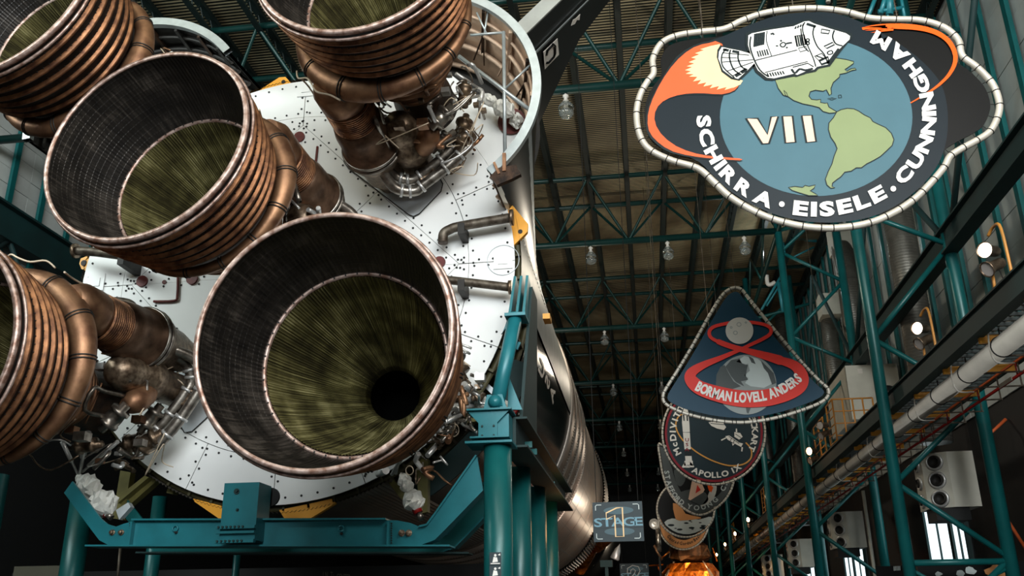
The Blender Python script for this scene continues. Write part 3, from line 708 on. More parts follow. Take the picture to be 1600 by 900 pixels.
MB().lathe(C0, UVN, [(RB, 30.2), (RB, 37)], 640, rip=.06, smooth=False).build('intertank_skin', 'silver_body', rk)
for yy in (30.2, 31.9, 33.6, 35.3, 37.0): MB().lathe(C0, UVN, [(RB, yy - .05), (RB + .09, yy - .04), (RB + .09, yy + .04), (RB, yy + .05)], 120).build('ring_band', 'silver_body', rk)
MB().lathe(C0, UVN, [(RB, 37), (RB, 52)], 160).build('tank_skin', 'silver_smooth', rk)
for yy in (40, 43, 46, 49): MB().lathe(C0, UVN, [(RB, yy - .03), (RB + .012, yy), (RB, yy + .03)], 120).build('weld_band', 'silver_body', rk)
for k in range(12): MB().lathe(C0, UVN, [(RB + .006, 37.1), (RB + .006, 52)], 1, RA(-80 + 10 * k), RA(-79.7 + 10 * k)).build('weld_seam', 'grey_paint', rk)
MB().lathe(C0, UVN, [(RB + .02, 52), (RB + .02, 56)], 400, rip=.12, smooth=False).build('interstage_skin', 'grey_paint', rk)
MB().lathe(C0, UVN, [(RB, 56), (4.2, 57.0), (0, 58)], 80).build('forward_dome', 'silver_body', rk)
MB().box((CX + 1.0, 46, CZ - 4.99), (CX + 1.5, 50, CZ - 4.8)).build('cable_tunnel', 'grey_paint', rk)
q = MB()
for s_ in range(64):
    a = -62 + s_ * 1.2; c = RP(a, RB + .03, 30.2); q.disc(c, c - V(CX, c.y, CZ), .045, 6, .03)
q.build('joint_bolts', 'near_black', rk, kind='stuff')
# letters painted on the black skirt, near its upper edge
q = Letters()
def skirt(u, v): a = -12.5 - v * 1.0; return RP(a, RB + .012, 22.2 + u * 1.0)
for i, ch in enumerate('USA'): put(q, ch, lambda u, v: skirt(v, u), (0 + .0, 0 + 1.35 * i), (1, 0), (0, -1), 1.0, 4.5, .03)
q.build('lettering', 'label_white', rk)
tag(MB().box(tuple(at(848, 498, 19.0)), tuple(at(862, 502, 19.4) + V(0, 0, .06))).build('yellow_clamp', 'yellow'), 'yellow clamp bracket on the rocket side right of the teal post head', 'bracket')
# structural legs under the tail
def olive(pts, y, d=.2, m='olive'): return MB().prism([at(a, b, y) for a, b in pts], (0, d, 0)).build('tail_frame', m, rk)
olive([(650, 716), (669, 717), (668, 800), (655, 803)], 17.75); olive([(598, 742), (606, 737), (634, 775), (628, 782)], 17.8); olive([(563, 752), (583, 742), (585, 748), (568, 757)], 17.8)
olive([(188, 735), (204, 738), (192, 812), (176, 810)], 17.7); olive([(236, 746), (246, 750), (190, 800), (183, 795)], 17.8); olive([(226, 743), (232, 746), (184, 786), (182, 778)], 17.6)
olive([(262, 762), (273, 764), (270, 772), (260, 770)], 17.9); olive([(725, 642), (756, 638), (757, 656), (727, 661)], 17.9); olive([(742, 590), (750, 587), (802, 636), (797, 644)], 17.9, .15, 'closeout')
olive([(181, 797), (200, 785), (204, 792), (186, 812)], 17.6, .15, 'closeout')

# ---------------------------------------------------------------- fairings over the two upper engines, and the tail fin
def fairing(ac, cx, cz, label, braces=(), T0=-98, T1=98, edge=False, im='fairing_in'):
    t = thing('engine_fairing', label, 'fairing', (cx, 16, cz), 'half-cone fairings over the upper engines')
    NA, NS, Y0, Y1 = 64, 14, 16.0, 23.0
    def fp(th, s, off=0):
        a = RA(ac + th); r0 = 2.55 - off; p0 = V(cx + r0 * math.cos(a), Y0, cz + r0 * math.sin(a)); b = RA(ac + th * .36); p1 = V(CX + (RB - off + .02) * math.cos(b), Y1, CZ + (RB - off + .02) * math.sin(b))
        return p0.lerp(p1, s)
    for nm, off, m_ in (('outer_skin', 0, 'black_paint'), ('inner_skin', .07, im)):
        q = MB(); vs = []; fs = []
        for i in range(NA + 1):
            for j in range(NS + 1): vs.append(fp(T0 + (T1 - T0) * i / NA, j / NS, off))
        for i in range(NA):
            for j in range(NS): a = i * (NS + 1) + j; fs.append((a, a + 1, a + NS + 2, a + NS + 1))
        q.add(vs, fs, True); q.build(nm, m_, t)
    q = MB(); q.lathe((cx, 0, cz), UVN, [(2.42, 15.94), (2.60, 15.94), (2.60, 16.08), (2.42, 16.08)], 72, RA(ac + T0), RA(ac + T1), closed=True, smooth=False); q.build('rim_flange', 'fairing_rim', t)
    for s_, w_ in ((.05, .12), (.10, .16), (.17, .2), (.26, .2), (.36, .2)):
        q = MB(); q.tube([fp(T0 + (T1 - T0) * i / 40, s_, .07 + w_ / 2) for i in range(41)], w_ / 3.2, 6); q.build('hoop_frame', im, t)
    for i in range(10):
        th = T0 + 8 + (T1 - T0 - 16) * i / 9; q = MB(); q.bar(fp(th, .01, .14), fp(th, .17, .16), .07, .10); q.bar(fp(th, .10, .14), fp(th + 4, .19, .30), .03); q.bar(fp(th, .10, .14), fp(th - 4, .19, .30), .03); q.build('stringer', 'bronze_dark' if i % 2 else im, t)
    if edge:
        q = MB(); q.add([fp(a_, j / NS, -.03) for a_ in (T0, T0 + 30) for j in range(NS + 1)], [(j, j + 1, NS + 2 + j, NS + 1 + j) for j in range(NS)], True); q.build('edge_strip', 'fairing_rim', t)
    q = MB(); n_ = 40; q.prism([V(cx + 2.34 * math.cos(RA(ac - 96 + 192 * i / n_)), 18.0, cz + 2.34 * math.sin(RA(ac - 96 + 192 * i / n_))) for i in range(n_ + 1)], (0, .05, 0)); q.build('floor_web', 'near_black', t)
    q = MB()
    for i in range(22): a = RA(ac - 70 + 140 * i / 21); q.disc((cx + 2.15 * math.cos(a), 17.98, cz + 2.15 * math.sin(a)), (0, -1, 0), .035, 6, .02)
    q.build('web_rivets', 'steel', t, kind='stuff')
    for a, b, r in braces: MB().tube([at(*a, 16.12), at(*b, 16.12)], r, 10).build('brace_tube', 'fairing_rim', t)
    return t
fb = fairing(45, -4.2, 12.1, 'open half-cone engine fairing with bracing tubes at top centre, carrying the fin',
    [((717, 88), (828, 172), .045), ((787, 50), (789, 238), .04), ((790, 138), (828, 102), .025), ((735, 55), (785, 51), .03), ((745, 20), (760, 52), .02), ((757, 52), (762, 20), .02)], edge=True)
fa = fairing(135, -10.6, 12.1, 'dark half-cone engine fairing at upper left behind the centre engine, white rim showing', T1=52, im='near_black')  # inside shade put into a near-black inner material
MB().prism([at(766, 275, 15.9), at(779, 262, 15.9), at(806, 257, 15.9), at(814, 272, 15.9), at(798, 280, 15.9), at(776, 289, 15.9)], (0, .12, 0)).build('end_scoop', 'bronze_dark', fb)
q = MB(); q.bar(at(788, 240, 15.9), at(788, 268, 15.9), .07, .07); q.bar(at(772, 254, 15.9), at(780, 272, 15.9), .05, .05); q.build('scoop_post', 'bronze', fb)
n45 = V(1, 0, -1).normalized()
def finpt(px, py, off):   # point of the fin's lower face seen at this place
    d = ray(px, py); o = V(0, 0, H); p0 = V(CX, 0, CZ) + n45 * off; k = (p0 - o).dot(n45) / d.dot(n45); return o + d * k
fn = thing('tail_fin', 'black tail fin with a grey edge and a boxed letter, top centre', 'fin', tuple(RP(45, 8.2, 17)))
def FR(rho, y, off): return V(CX + rho * .7071, y, CZ + rho * .7071) + n45 * off
q = MB(); YT = 16.9
r0, r1 = 7.06, 12.0
lo = [FR(r0, YT, .08), FR(r1, YT, .05), FR(r1, 18.0, .03), FR(9.0, 18.9, .04), FR(r0, 20.8, .06)]
hi = [p - n45 * (.34 if i in (0, 1) else .12) for i, p in enumerate(lo)]
n_ = len(lo); q.add(lo + hi, [tuple(range(n_)), tuple(range(n_, 2 * n_))[::-1]] + [(i, n_ + i, n_ + (i + 1) % n_, (i + 1) % n_) for i in range(1, n_)]); q.build('fin_skin', 'black_paint', fn)
q = MB(); q.prism([FR(r0, YT - .01, .085), FR(r1, YT - .01, .055), FR(r1, YT - .01, -.27), FR(r0, YT - .01, -.27)], (0, .05, 0)); q.build('trailing_edge', 'fin_edge', fn)
fo = .1
MB().prism([finpt(834, 83, fo), finpt(836, 85, fo), finpt(920, 0, fo), finpt(918, 0, fo)], n45 * .01).build('fin_seam', 'fairing_rim', fn)
bx = MB().prism([finpt(848.7, 81, fo), finpt(870.7, 60, fo), finpt(873, 85, fo), finpt(851, 108, fo)], n45 * .01).build('letter_panel', 'label_white', fn)
q = MB()
cp = [(854, 86), (855, 79), (864, 69), (867, 72), (867, 84), (865, 89), (857, 98), (854, 98)]
pp_ = [finpt(a, b, fo + .02) for a, b in cp]; q.tube(pp_, .035, 6); q.build('letter', 'ink_black', fn)
MB().prism([finpt(a, b, fo) for a, b in ((892, 40), (895, 31), (899, 29), (906, 22), (905, 31), (901, 31), (898, 37))], n45 * .01).build('flag_mark', 'label_white', fn)

# ---------------------------------------------------------------- engines
def bell_r(l):
    pr = [(1.42, 1.40), (1.9, 1.27), (2.4, 1.08), (2.9, .86), (3.3, .65), (3.55, .50), (3.7, .46), (4.0, .52), (4.6, .55)]
    for (a, b), (c, d) in zip(pr[:-1], pr[1:]):
        if l <= c: t = max(0, (l - a) / (c - a)); return b + (d - b) * t
    return .55
def engine(label, ex, th, phi, sg, group='big bronze rocket engines', seed=1):
    ex = V(*ex); th = V(*th); n = (th - ex).normalized(); u = (V(1, 0, 0) - n * n.x).normalized(); v = (V(0, 0, 1) - n * n.z - u * u.z).normalized(); uvn = (u, v, n)
    rnd = random.Random(seed)
    def P(a, r, l): t = RA(a); return ex + n * l + (u * math.cos(t) + v * math.sin(t)) * r
    L = (17.44 - ex.y) / n.y
    t = thing('rocket_engine', label, 'engine', tuple(ex + n * 0.), group)
    e_in = [(1.80, .0), (1.78, .25), (1.70, .7), (1.58, 1.1), (1.46, 1.43)]
    ep = []
    for k in range(13):
        for fr, dr in ((0, 0), (.8, 0), (.86, -.0025), (.96, -.0025)):
            l_ = min(1.43, 1.43 * (k + fr) / 13); j_ = max(i for i in range(4) if e_in[i][1] <= l_ + 1e-9); a, b = e_in[j_], e_in[j_ + 1]; ep.append((a[0] + (b[0] - a[0]) * (l_ - a[1]) / (b[1] - a[1]) + dr, l_))
    MB().lathe(ex, uvn, ep + [(1.46, 1.43)], 320, rip=-.006, smooth=False).build('extension_liner', 'ext_wall', t)
    MB().lathe(ex, uvn, [(1.835, .03), (1.80, .35), (1.74, .75), (1.65, 1.15), (1.56, 1.56)], 120).build('extension_skin', 'bell_skin', t)
    q = MB(); q.lathe(ex, uvn, [(1.79, -.02), (1.855, -.02), (1.87, .03), (1.855, .07), (1.79, .02)], 120, closed=True); q.build('exit_rim', 'rim', t)
    q = MB(); q.ring(ex + n * .13, n, 1.885, .028, 120, 6, uv=uvn); q.build('rim_tube', 'rim', t)
    for i, (l, r) in enumerate(((.30, 1.79), (.52, 1.765), (.75, 1.725), (.98, 1.675), (1.21, 1.62), (1.42, 1.575))):
        q = MB(); q.lathe(ex, uvn, [(r + .01, l - .068), (r + .022, l - .05), (r + .026, l - .038), (r + .072, l - .024), (r + .082, l), (r + .066, l + .024), (r + .018, l + .036), (r + .012, l + .05), (r - .01, l + .06)], 110); o = q.build('stiffening_band', 'bronze_band', t)
        q = MB()
        for k in range(90):
            a = 4 * k + i
            q.bar(P(a, r + .016, l - .07), P(a, r + .028, l - .05), .028, .012)
        q.build('band_stitches', 'near_black', o, kind='stuff')
    q = MB(); q.lathe(ex, uvn, [(1.47, 1.43), (1.455, 1.40), (1.42, 1.40), (1.405, 1.44)], 120); q.build('joint_ring', 'rim', t)
    q = MB()
    for k in range(48): q.bar(P(7.5 * k, 1.437, 1.395), P(7.5 * k + .9, 1.437, 1.395), .03, .015, upv=n)
    q.build('joint_clips', 'near_black', t, kind='stuff')
    MB().lathe(ex, uvn, [(bell_r(l), l) for l in (1.42, 1.7, 2.0, 2.3, 2.6, 2.9, 3.15, 3.35, 3.55, 3.7)], 356, rip=-.018, smooth=False).build('tube_wall', 'tube_wall', t)
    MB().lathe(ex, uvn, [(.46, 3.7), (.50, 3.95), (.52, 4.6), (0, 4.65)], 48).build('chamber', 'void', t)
    MB().lathe(ex, uvn, [(1.56, 1.52), (1.5, 1.6)] + [(bell_r(l) + .10, l) for l in (1.7, 2.0, 2.4, 2.8, 3.2, 3.5, 3.7, 4.2, 4.7)] + [(.3, 5.0)], 64).build('bell_outer', 'bronze_dark', t)
    for l in (2.05, 2.4, 2.75, 3.05, 3.35, 3.65): MB().lathe(ex, uvn, [(bell_r(l) + .10, l - .05), (bell_r(l) + .17, l - .03), (bell_r(l) + .17, l + .03), (bell_r(l) + .10, l + .05)], 64).build('bell_hoop', 'bronze', t)
    # exhaust manifold wrapped round the joint, thicker where the duct enters
    def mr(q_):
        d = (math.degrees(q_) - phi + 180) % 360 - 180; return .08 + .16 * math.exp(-(d / 85.) ** 2)
    lm = 1.82
    MB().ring(ex + n * lm, n, 1.42, .2, 120, 14, mr, uv=uvn, grow=True).build('exhaust_manifold', 'bronze', t)
    for k in range(14):
        a = phi + 14 + 332 / 13 * k; q = MB(); c = P(a, 1.42 + mr(RA(a)), lm); tn = (u * -math.sin(RA(a)) + v * math.cos(RA(a)))
        for dd in (-.028, .028): q.ring(c + tn * dd, tn, mr(RA(a)) + .004, .013, 20, 5)
        q.build('manifold_strap', 'near_black', t)
    a_ = phi; rr = 1.58
    q = MB(); q.tube([P(a_, 1.70, lm - .02), P(a_, 1.72, lm + .22), P(a_, rr + .08, lm + .55), P(a_, rr, lm + .75)], [.26, .36, .42, .44], 28); q.build('duct_elbow', 'bronze', t)
    q = MB(); N = 11
    prof = []
    for k in range(N): z = lm + .75 + k * .055; prof += [(.44, z), (.475, z + .014), (.475, z + .03), (.44, z + .045)]
    q.lathe(P(a_, rr, 0), uvn, prof, 40, smooth=False); q.build('bellows', 'bronze_band', t)
    z = lm + 1.36
    q = MB(); q.lathe(P(a_, rr, 0), uvn, [(.44, z), (.50, z + .05), (.54, z + .25), (.55, z + .8), (.60, z + .82), (.61, z + .95), (.58, z + .97)], 40); q.build('heat_exchanger', 'bronze_drum', t)
    for k, zz in enumerate((z + .9, z + 1.02)):
        q = MB(); q.ring(P(a_, rr, zz), n, .60, .035, 40, 7, uv=uvn); q.build('clamp_ring', 'steel', t)
    q = MB(); q.lathe(P(a_, rr, 0), uvn, [(.56, z + .97), (.56, z + 1.25), (.46, z + 1.4), (.44, z + 1.9), (.3, L - .1), (.3, L)], 36); q.build('turbine_housing', 'steel_brown', t)
    # turbopump and gas generator
    cp = P(a_ + 26 * sg, 1.15, 0)
    q = MB(); q.lathe(cp, uvn, [(0, z + .2), (.2, z + .22), (.3, z + .35), (.36, z + .6), (.33, z + .9), (.42, z + 1.0), (.44, z + 1.35), (.34, z + 1.5), (.34, L)], 32); q.build('turbopump', 'steel_brown', t)
    q = MB(); c = P(a_ + 48 * sg, 1.25, z + .9); q.lathe(c, frame(P(a_ + 60 * sg, 1.3, z + .5) - c), [(0, -.4), (.17, -.36), (.23, -.2), (.24, .15), (.17, .34), (0, .4)], 20); q.build('gas_generator', 'bronze', t)
    # valves
    for (da, r, l, rr2) in ((84, 1.15, L - .75, .17), (62, 1.0, L - .9, .14), (100, .85, L - .6, .15), (40, 1.55, L - .55, .12), (70, 1.15, z + .5, .15), (112, 1.05, z + .7, .12)):
        c = P(a_ + da * sg, r, l); ax = (P(a_ + (da + 40) * sg, r, l) - c)
        q = MB(); q.lathe(c, frame(ax), [(0, -.32), (.6 * rr2, -.32), (.6 * rr2, -.2), (1.25 * rr2, -.19), (1.25 * rr2, -.13), (rr2, -.12), (rr2 * 1.1, .1), (1.3 * rr2, .11), (1.3 * rr2, .17), (.55 * rr2, .18), (.5 * rr2, .34), (0, .36)], 18); q.build('valve', 'steel' if da % 4 else 'steel_brown', t)
    # twin propellant lines with clamps
    for j, off in enumerate((0, .26)):
        pts = [P(a_ + (8 + 2 * j) * sg, 1.62 + off * .6, L - 1.2), P(a_ + (16 + 4 * j) * sg, 1.72 + off, L - .78), P(a_ + (27 + 4 * j) * sg, 1.66 + off, L - .60), P(a_ + (36 + 2 * j) * sg, 1.50 + off, L - .62), P(a_ + (58 + 2 * j) * sg, 1.20 + off, L - .68), P(a_ + 84 * sg, 1.08 + off, L - .75)]
        sm_ = smooth_path(pts, 5); o = MB().tube(sm_, .112, 14).build('propellant_line', 'steel', t)
        for f_ in (7, 9, 14, 19, 22):
            c = sm_[f_]; d = (sm_[f_ + 1] - sm_[f_]).normalized(); MB().tube([c - d * .03, c + d * .03], .142, 16).build('line_clamp', 'steel_pale', o)
    # plumbing
    for k in range(34):
        a0 = a_ + sg * rnd.uniform(-18, 130); l0 = rnd.uniform(z - .3, L - .3); r0 = max(bell_r(l0) + .2, rnd.uniform(.75, 1.45)); pts = [P(a0, r0, l0)]
        for s_ in range(rnd.choice((2, 3, 4))):
            if rnd.random() < .5: a0 += rnd.uniform(-26, 26)
            else: l0 = min(L - .1, max(z - .5, l0 + rnd.uniform(-.6, .6)))
            r0 = min(1.6, max(bell_r(l0) + .2, r0 + rnd.uniform(-.15, .15))); pts.append(P(a0, r0, l0))
        MB().tube(smooth_path(pts, 3), rnd.choice((.016, .02, .026, .04, .05)), 7).build('small_pipe', rnd.choice(('steel', 'steel_brown', 'bronze', 'steel_pale')), t)
    for k in range(7):
        a0 = a_ + sg * rnd.uniform(-10, 100); l0 = rnd.uniform(z - .2, L - .4); r0 = rnd.uniform(1.2, 1.75)
        pts = [P(a0 + rnd.uniform(-8, 8) * s_, r0 + rnd.uniform(-.2, .15), l0 + rnd.uniform(-.35, .35)) for s_ in range(5)]
        MB().tube(smooth_path(pts, 5), .012, 6).build('harness_wire', 'wire', t)
    q = MB(); lp = [P(a_ - 20 * sg + i * 6, 1.98 + .06 * math.sin(i * 2), lm - .12 + .1 * math.cos(i)) for i in range(7)]; q.tube(smooth_path(lp, 4), .018, 6); q.tube(smooth_path([P(a_ - 12 * sg, 2.0, lm - .1), P(a_ - 14 * sg, 1.95, lm + .3), P(a_ - 6 * sg, 1.97, lm + .7), P(a_ + 6 * sg, 1.96, lm + .72)], 5), .018, 6); q.build('tie_wire', 'wire', t)
    # bolts of small fittings near the chamber: brackets
    for k in range(10):
        a0 = a_ + sg * rnd.uniform(0, 120); c = P(a0, rnd.uniform(.8, 1.5), rnd.uniform(z, L - .2)); s_ = rnd.uniform(.05, .13); q = MB(); q.box(tuple(c - V(s_, s_, s_ * .7)), tuple(c + V(s_, s_, s_ * .7))); q.build('fitting', rnd.choice(('steel', 'steel_brown', 'steel_pale', 'bronze')), t)
    return t, P, L
eD, PD, LD = engine('engine at bottom centre, mouth facing the viewer with the round throat visible', (-4.254, 11.378, 5.32), (-4.21, 15.27, 5.38), 135, -1, seed=4)
eC, PC, LC = engine('middle engine of the five, a dark mouth with a lit greenish inner bell', (-7.834, 12.2, 9.13), (-7.50, 15.9, 8.78), 50, -1, seed=8)
eB, PB, LB = engine('engine at the top edge with its exposed turbopump hanging below', (-4.30, 11.96, 12.46), (-4.17, 15.7, 12.15), -130, 1, seed=12)
eA, PA, LA = engine('engine cut off by the upper left corner of the picture', (-10.86, 11.96, 12.29), (-10.35, 15.7, 11.85), -45, 1, seed=16)
eE, PE, LE = engine('engine cut off by the left edge, its big exhaust elbow and pump to the right', (-10.80, 11.6, 5.60), (-10.6, 15.4, 5.76), 44, -1, seed=20)

# gimbal actuators and wrapped fittings
def act(eng, tp, rods, y):
    for (a, b, r) in rods:
        pa, pb = at(*a, y - .5), at(*b, y); q = MB(); q.tube([pa, pa.lerp(pb, .6), pa.lerp(pb, .62), pb], [r, r, r * .6, r * .6], 12); q.build('actuator_rod', 'steel_pale', eng)
act(eE, None, [((97, 690), (122, 742), .04), ((138, 675), (124, 742), .055), ((184, 690), (128, 738), .04)], 16.3)
act(eD, None, [((640, 690), (612, 742), .05), ((632, 680), (618, 740), .06), ((603, 735), (590, 742), .07), ((690, 640), (740, 628), .06), ((696, 660), (735, 640), .05), ((725, 600), (742, 618), .06)], 16.6)
act(eB, None, [((712, 115), (752, 140), .04), ((704, 160), (748, 150), .06), ((700, 150), (745, 138), .03)], 16.8)
def wrapped(pts, rs, y, label, red=None, seed=0):
    t = thing('wrapped_actuator', label, 'actuator', tuple(at(*pts[0], y)), 'white wrapped actuators')
    for i in range(len(pts) - 1):
        q = MB(); a, b = at(*pts[i], y), at(*pts[i + 1], y); e = (b - a) * .12; blob(q, a - e, b + e, rs[i], seed + i, .22, 16); q.build('wrapping', 'wrap_white', t)
    if red:
        a, b = at(*red[0], y), at(*red[1], y); MB().tube([a, b], .09, 14).build('red_cap_ring', 'red', t); MB().tube([b, b + (b - a) * .8], .06, 12).build('rod_end', 'steel', t)
wrapped([(121, 744), (134, 756)], [.09], 16.3, 'small white wrapped joint above the lumpy wrapped actuator at lower left', None, 1)
wrapped([(128, 748), (150, 772), (172, 800)], [.21, .24], 16.32, 'lumpy white wrapped actuator hanging at lower left, above the cradle beam', ((160, 795), (168, 803)), 3)
wrapped([(628, 742), (640, 768), (652, 796)], [.13, .19], 16.6, 'white wrapped actuator with a red collar below the bottom engine', ((648, 790), (654, 802)), 7)
wrapped([(738, 628), (762, 630)], [.14], 16.8, 'small white wrapped fitting left of the teal strut foot', None, 12)
wrapped([(780, 634), (800, 644)], [.17], 17.2, 'white wrapped fitting with a red collar right of the teal strut foot', ((801, 644), (808, 647)), 15)
wrapped([(752, 150), (775, 162), (800, 178)], [.13, .2], 17.0, 'pale crumpled wrapping inside the open fairing at top', None, 21)
c = at(800, 190, 17.45); rh = MB().disc(c, (0, -1, 0), .32, 24, .02).build('fairing_port', 'red_cap', rk)
q = MB(); blob(q, at(795, 192, 17.3), at(818, 186, 17.3), .16, 33, .4); tag(q.build('wrapped_bundle', 'wrap_white'), 'white and red bundle in the round port below the crumpled wrapping', 'bundle')

# ---------------------------------------------------------------- teal cradle under the tail
cr = thing('support_cradle', 'teal steel cradle carrying the rocket tail, beam, posts and strut in front', 'support frame', (-6, 17, 0))
YB = 16.0
bot = [(755, 766), (698, 825), (680, 843), (670, 849), (655, 852), (425, 852), (205, 851), (168, 851), (155, 844), (139, 823), (100, 770)]
top = [(113, 752), (157, 810), (168, 819), (181, 823), (194, 818), (210, 814), (425, 816), (605, 813), (620, 813), (641, 817), (656, 823), (668, 820), (680, 804), (745, 712)]
for k, dy in enumerate((0, 1.75)):  # rear beam: its dimmer light is put into darker teals
    base = [at(a, b, YB) for a, b in top + bot]
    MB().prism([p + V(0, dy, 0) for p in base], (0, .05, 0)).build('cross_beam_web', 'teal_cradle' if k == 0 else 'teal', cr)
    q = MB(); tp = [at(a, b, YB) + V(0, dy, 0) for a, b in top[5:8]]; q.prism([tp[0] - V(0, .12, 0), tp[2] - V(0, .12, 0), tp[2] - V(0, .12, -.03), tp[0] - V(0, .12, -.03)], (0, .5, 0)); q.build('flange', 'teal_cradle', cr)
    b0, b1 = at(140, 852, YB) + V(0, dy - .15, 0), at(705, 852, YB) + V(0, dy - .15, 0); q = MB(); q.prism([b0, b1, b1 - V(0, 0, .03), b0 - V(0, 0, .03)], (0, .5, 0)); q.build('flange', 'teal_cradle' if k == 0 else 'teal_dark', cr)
    q = MB(); P_ = [at(a, b, YB) + V(0, dy, 0) for a, b in ((745, 712), (680, 804), (668, 820), (656, 823))]
    for a, b in zip(P_[:-1], P_[1:]): q.bar(a + V(0, .1, 0), b + V(0, .1, 0), .35, .03, upv=(b - a).cross(V(0, 1, 0)))
    P_ = [at(a, b, YB) + V(0, dy, 0) for a, b in ((755, 766), (698, 825), (680, 843), (655, 852))]
    for a, b in zip(P_[:-1], P_[1:]): q.bar(a + V(0, .1, 0), b + V(0, .1, 0), .35, .03, upv=(b - a).cross(V(0, 1, 0)))
    q.build('arm_flange', 'teal_cradle', cr)
for x in (206, 607): a, b = at(x, 815, YB - .1), at(x, 851, YB - .1); MB().box((a.x - .02, YB - .12, b.z), (a.x + .02, YB + .4, a.z)).build('stiffener', 'teal_cradle', cr)
for (px, py, r) in ((176, 832, .045), (190, 832, .045), (628, 833, .05), (639, 833, .05), (276, 832, .022), (534, 834, .022)):
    c = at(px, py, YB); q = MB(); q.lathe(c, frame((0, -1, 0)), [(r * 1.2, 0), (r * 1.2, .02), (r * .8, .025), (r * .8, .07), (0, .08)], 10, smooth=False); q.build('bolt', 'steel_brown' if r > .03 else 'near_black', cr)
q = MB()
for i in range(9):
    for px in (203.5, 612): c = at(px + 0, 818 + 3.8 * i, YB); q.disc(c, (0, -1, 0), .014, 6, .02)
q.build('rivet_line', 'near_black', cr, kind='stuff')
for px in (275, 534): c = at(px, 826, YB); q = MB(); q.ring(c - V(0, .03, 0), (0, 1, 0), .05, .015, 16, 5); q.build('lifting_eye', 'teal_cradle', cr)
# mount box with bolted foot
a, b = at(351, 755, 15.6), at(399, 848, 15.6)
q = MB(); q.box((a.x, 15.6, b.z + .05), (b.x - .02, 16.15, a.z)); mbx = q.build('mount_box', 'teal_cradle', cr)
for k, (z0, z1) in enumerate(((.0, .06), (.16, .2), (.24, .3))): MB().box((a.x - .04, 15.5, b.z + z0), (b.x + .0, 15.6, b.z + z1)).build('foot_flange', 'teal_cradle', mbx)
for k in range(14): MB().disc(V(a.x + .02 + (k % 7) * .075, 15.5, b.z + (.27 if k < 7 else .03)), (0, -1, 0), .02, 8, .03).build('foot_bolt', 'teal_dark', mbx)
for px, py, r in ((370, 768, .055), (371, 797, .03)): c = at(px, py, 15.6); q = MB(); q.disc(c, (0, -1, 0), r, 12, .01); q.disc(c + V(.01, 0, .01), (0, -1, 0), r * .5, 6, .05); q.build('pin_head', 'teal_dark', mbx)
c = at(424, 777, 16.3); MB().disc(c, (0, -1, 0), .17, 28, .06).build('roller', 'dark', cr)
# posts
posts = [(-2.55, 16.0, .25, 4.62), (-2.55, 18.7, .25, 4.62), (-2.55, 21.6, .25, 4.62), (-2.55, 24.4, .25, 4.62), (-12.35, 16.0, .25, 4.4), (-12.35, 18.9, .25, 4.4), (-10.9, 19.6, .16, 4.4), (-9.2, 20.2, .08, 4.0)]
for i, (x, y, r, h) in enumerate(posts):
    o = MB().tube([(x, y, 0), (x, y, h)], r, 28).build('post', 'teal', cr)
c = at(768, 700, 16.0)
q = MB(); q.box((c.x - .42, 15.65, 4.60), (c.x + .42, 16.4, 4.64)); q.box((c.x - .34, 15.7, 4.70), (c.x + .36, 16.35, 4.73)); q.build('cap_plate', 'teal_cradle', cr)
q = MB(); q.box((c.x - .14, 15.85, 4.73), (c.x + .34, 16.35, 5.15)); q.build('cap_box', 'teal_cradle', cr)
q = MB(); zt = 5.20; q.prism([V(c.x - .40, 15.78, zt), V(c.x + .36, 15.78, zt), V(c.x + .14, 15.78, zt - .22), V(c.x + .14, 15.78, zt - .5), V(c.x - .2, 15.78, zt - .5), V(c.x - .2, 15.78, zt - .22)], (0, .05, 0)); q.box((c.x - .42, 15.7, zt), (c.x + .4, 16.35, zt + .03)); q.build('gusset', 'teal_cradle', cr)
for dx in (-.13, .08):
    for dz in (-.28, -.45): MB().disc(V(c.x + dx, 15.78, zt + dz), (0, -1, 0), .02, 8, .02).build('bolt', 'teal_dark', cr)
foot = at(775, 640, 16.0); head = at(806, 492, 16.35)
for dx in (-.1, .1): q = MB(); q.prism([V(foot.x + dx - .12, 15.9, zt + .03), V(foot.x + dx + .12, 15.9, zt + .03), V(foot.x + dx + .03, 15.9, zt + .32), V(foot.x + dx - .05, 15.9, zt + .32)], (0, .06, 0)); q.build('clevis', 'teal_cradle', cr)
q = MB(); q.lathe(V(foot.x, 15.88, zt + .18), frame((0, -1, 0)), [(.13, -.1), (.13, .0), (.1, .03), (.1, .08), (0, .09)], 20); q.build('clevis_pin', 'teal_cradle', cr)
MB().tube([foot, head], .135, 24).build('strut_tube', 'teal_cradle', cr)
MB().tube([foot + (head - foot) * .02, foot + (head - foot) * .05], .17, 24).build('strut_collar', 'teal_cradle', cr)
hz = at(813, 495, 16.35); ht = at(818, 436, 16.5)
MB().box((hz.x - .28, 16.15, hz.z - .03), (hz.x + .12, 16.7, hz.z + .03)).build('yoke_plate', 'teal_cradle', cr)
for dx in (-.2, -.06, .07): MB().bar(V(hz.x + dx, 16.45, hz.z), V(ht.x + dx * .9 + .02, 16.6, ht.z), .05, .4, upv=(0, 1, 0)).build('yoke_rib', 'teal_cradle', cr)
MB().prism([at(785, 570 - 50, 16.6), at(800, 480, 16.6), at(800, 500, 16.6), at(783, 522, 16.6)], (0, .05, 0)).build('yoke_gusset', 'teal_cradle', cr)
MB().prism([at(795, 588, 16.5), at(816, 640, 16.5), at(793, 640, 16.5)], (0, .05, 0)).build('strut_gusset', 'teal_cradle', cr)
c = at(808, 543, 16.5); MB().bar(at(812, 535, 16.5), at(807, 546, 16.5), .06, .05).build('lug', 'teal_cradle', cr)
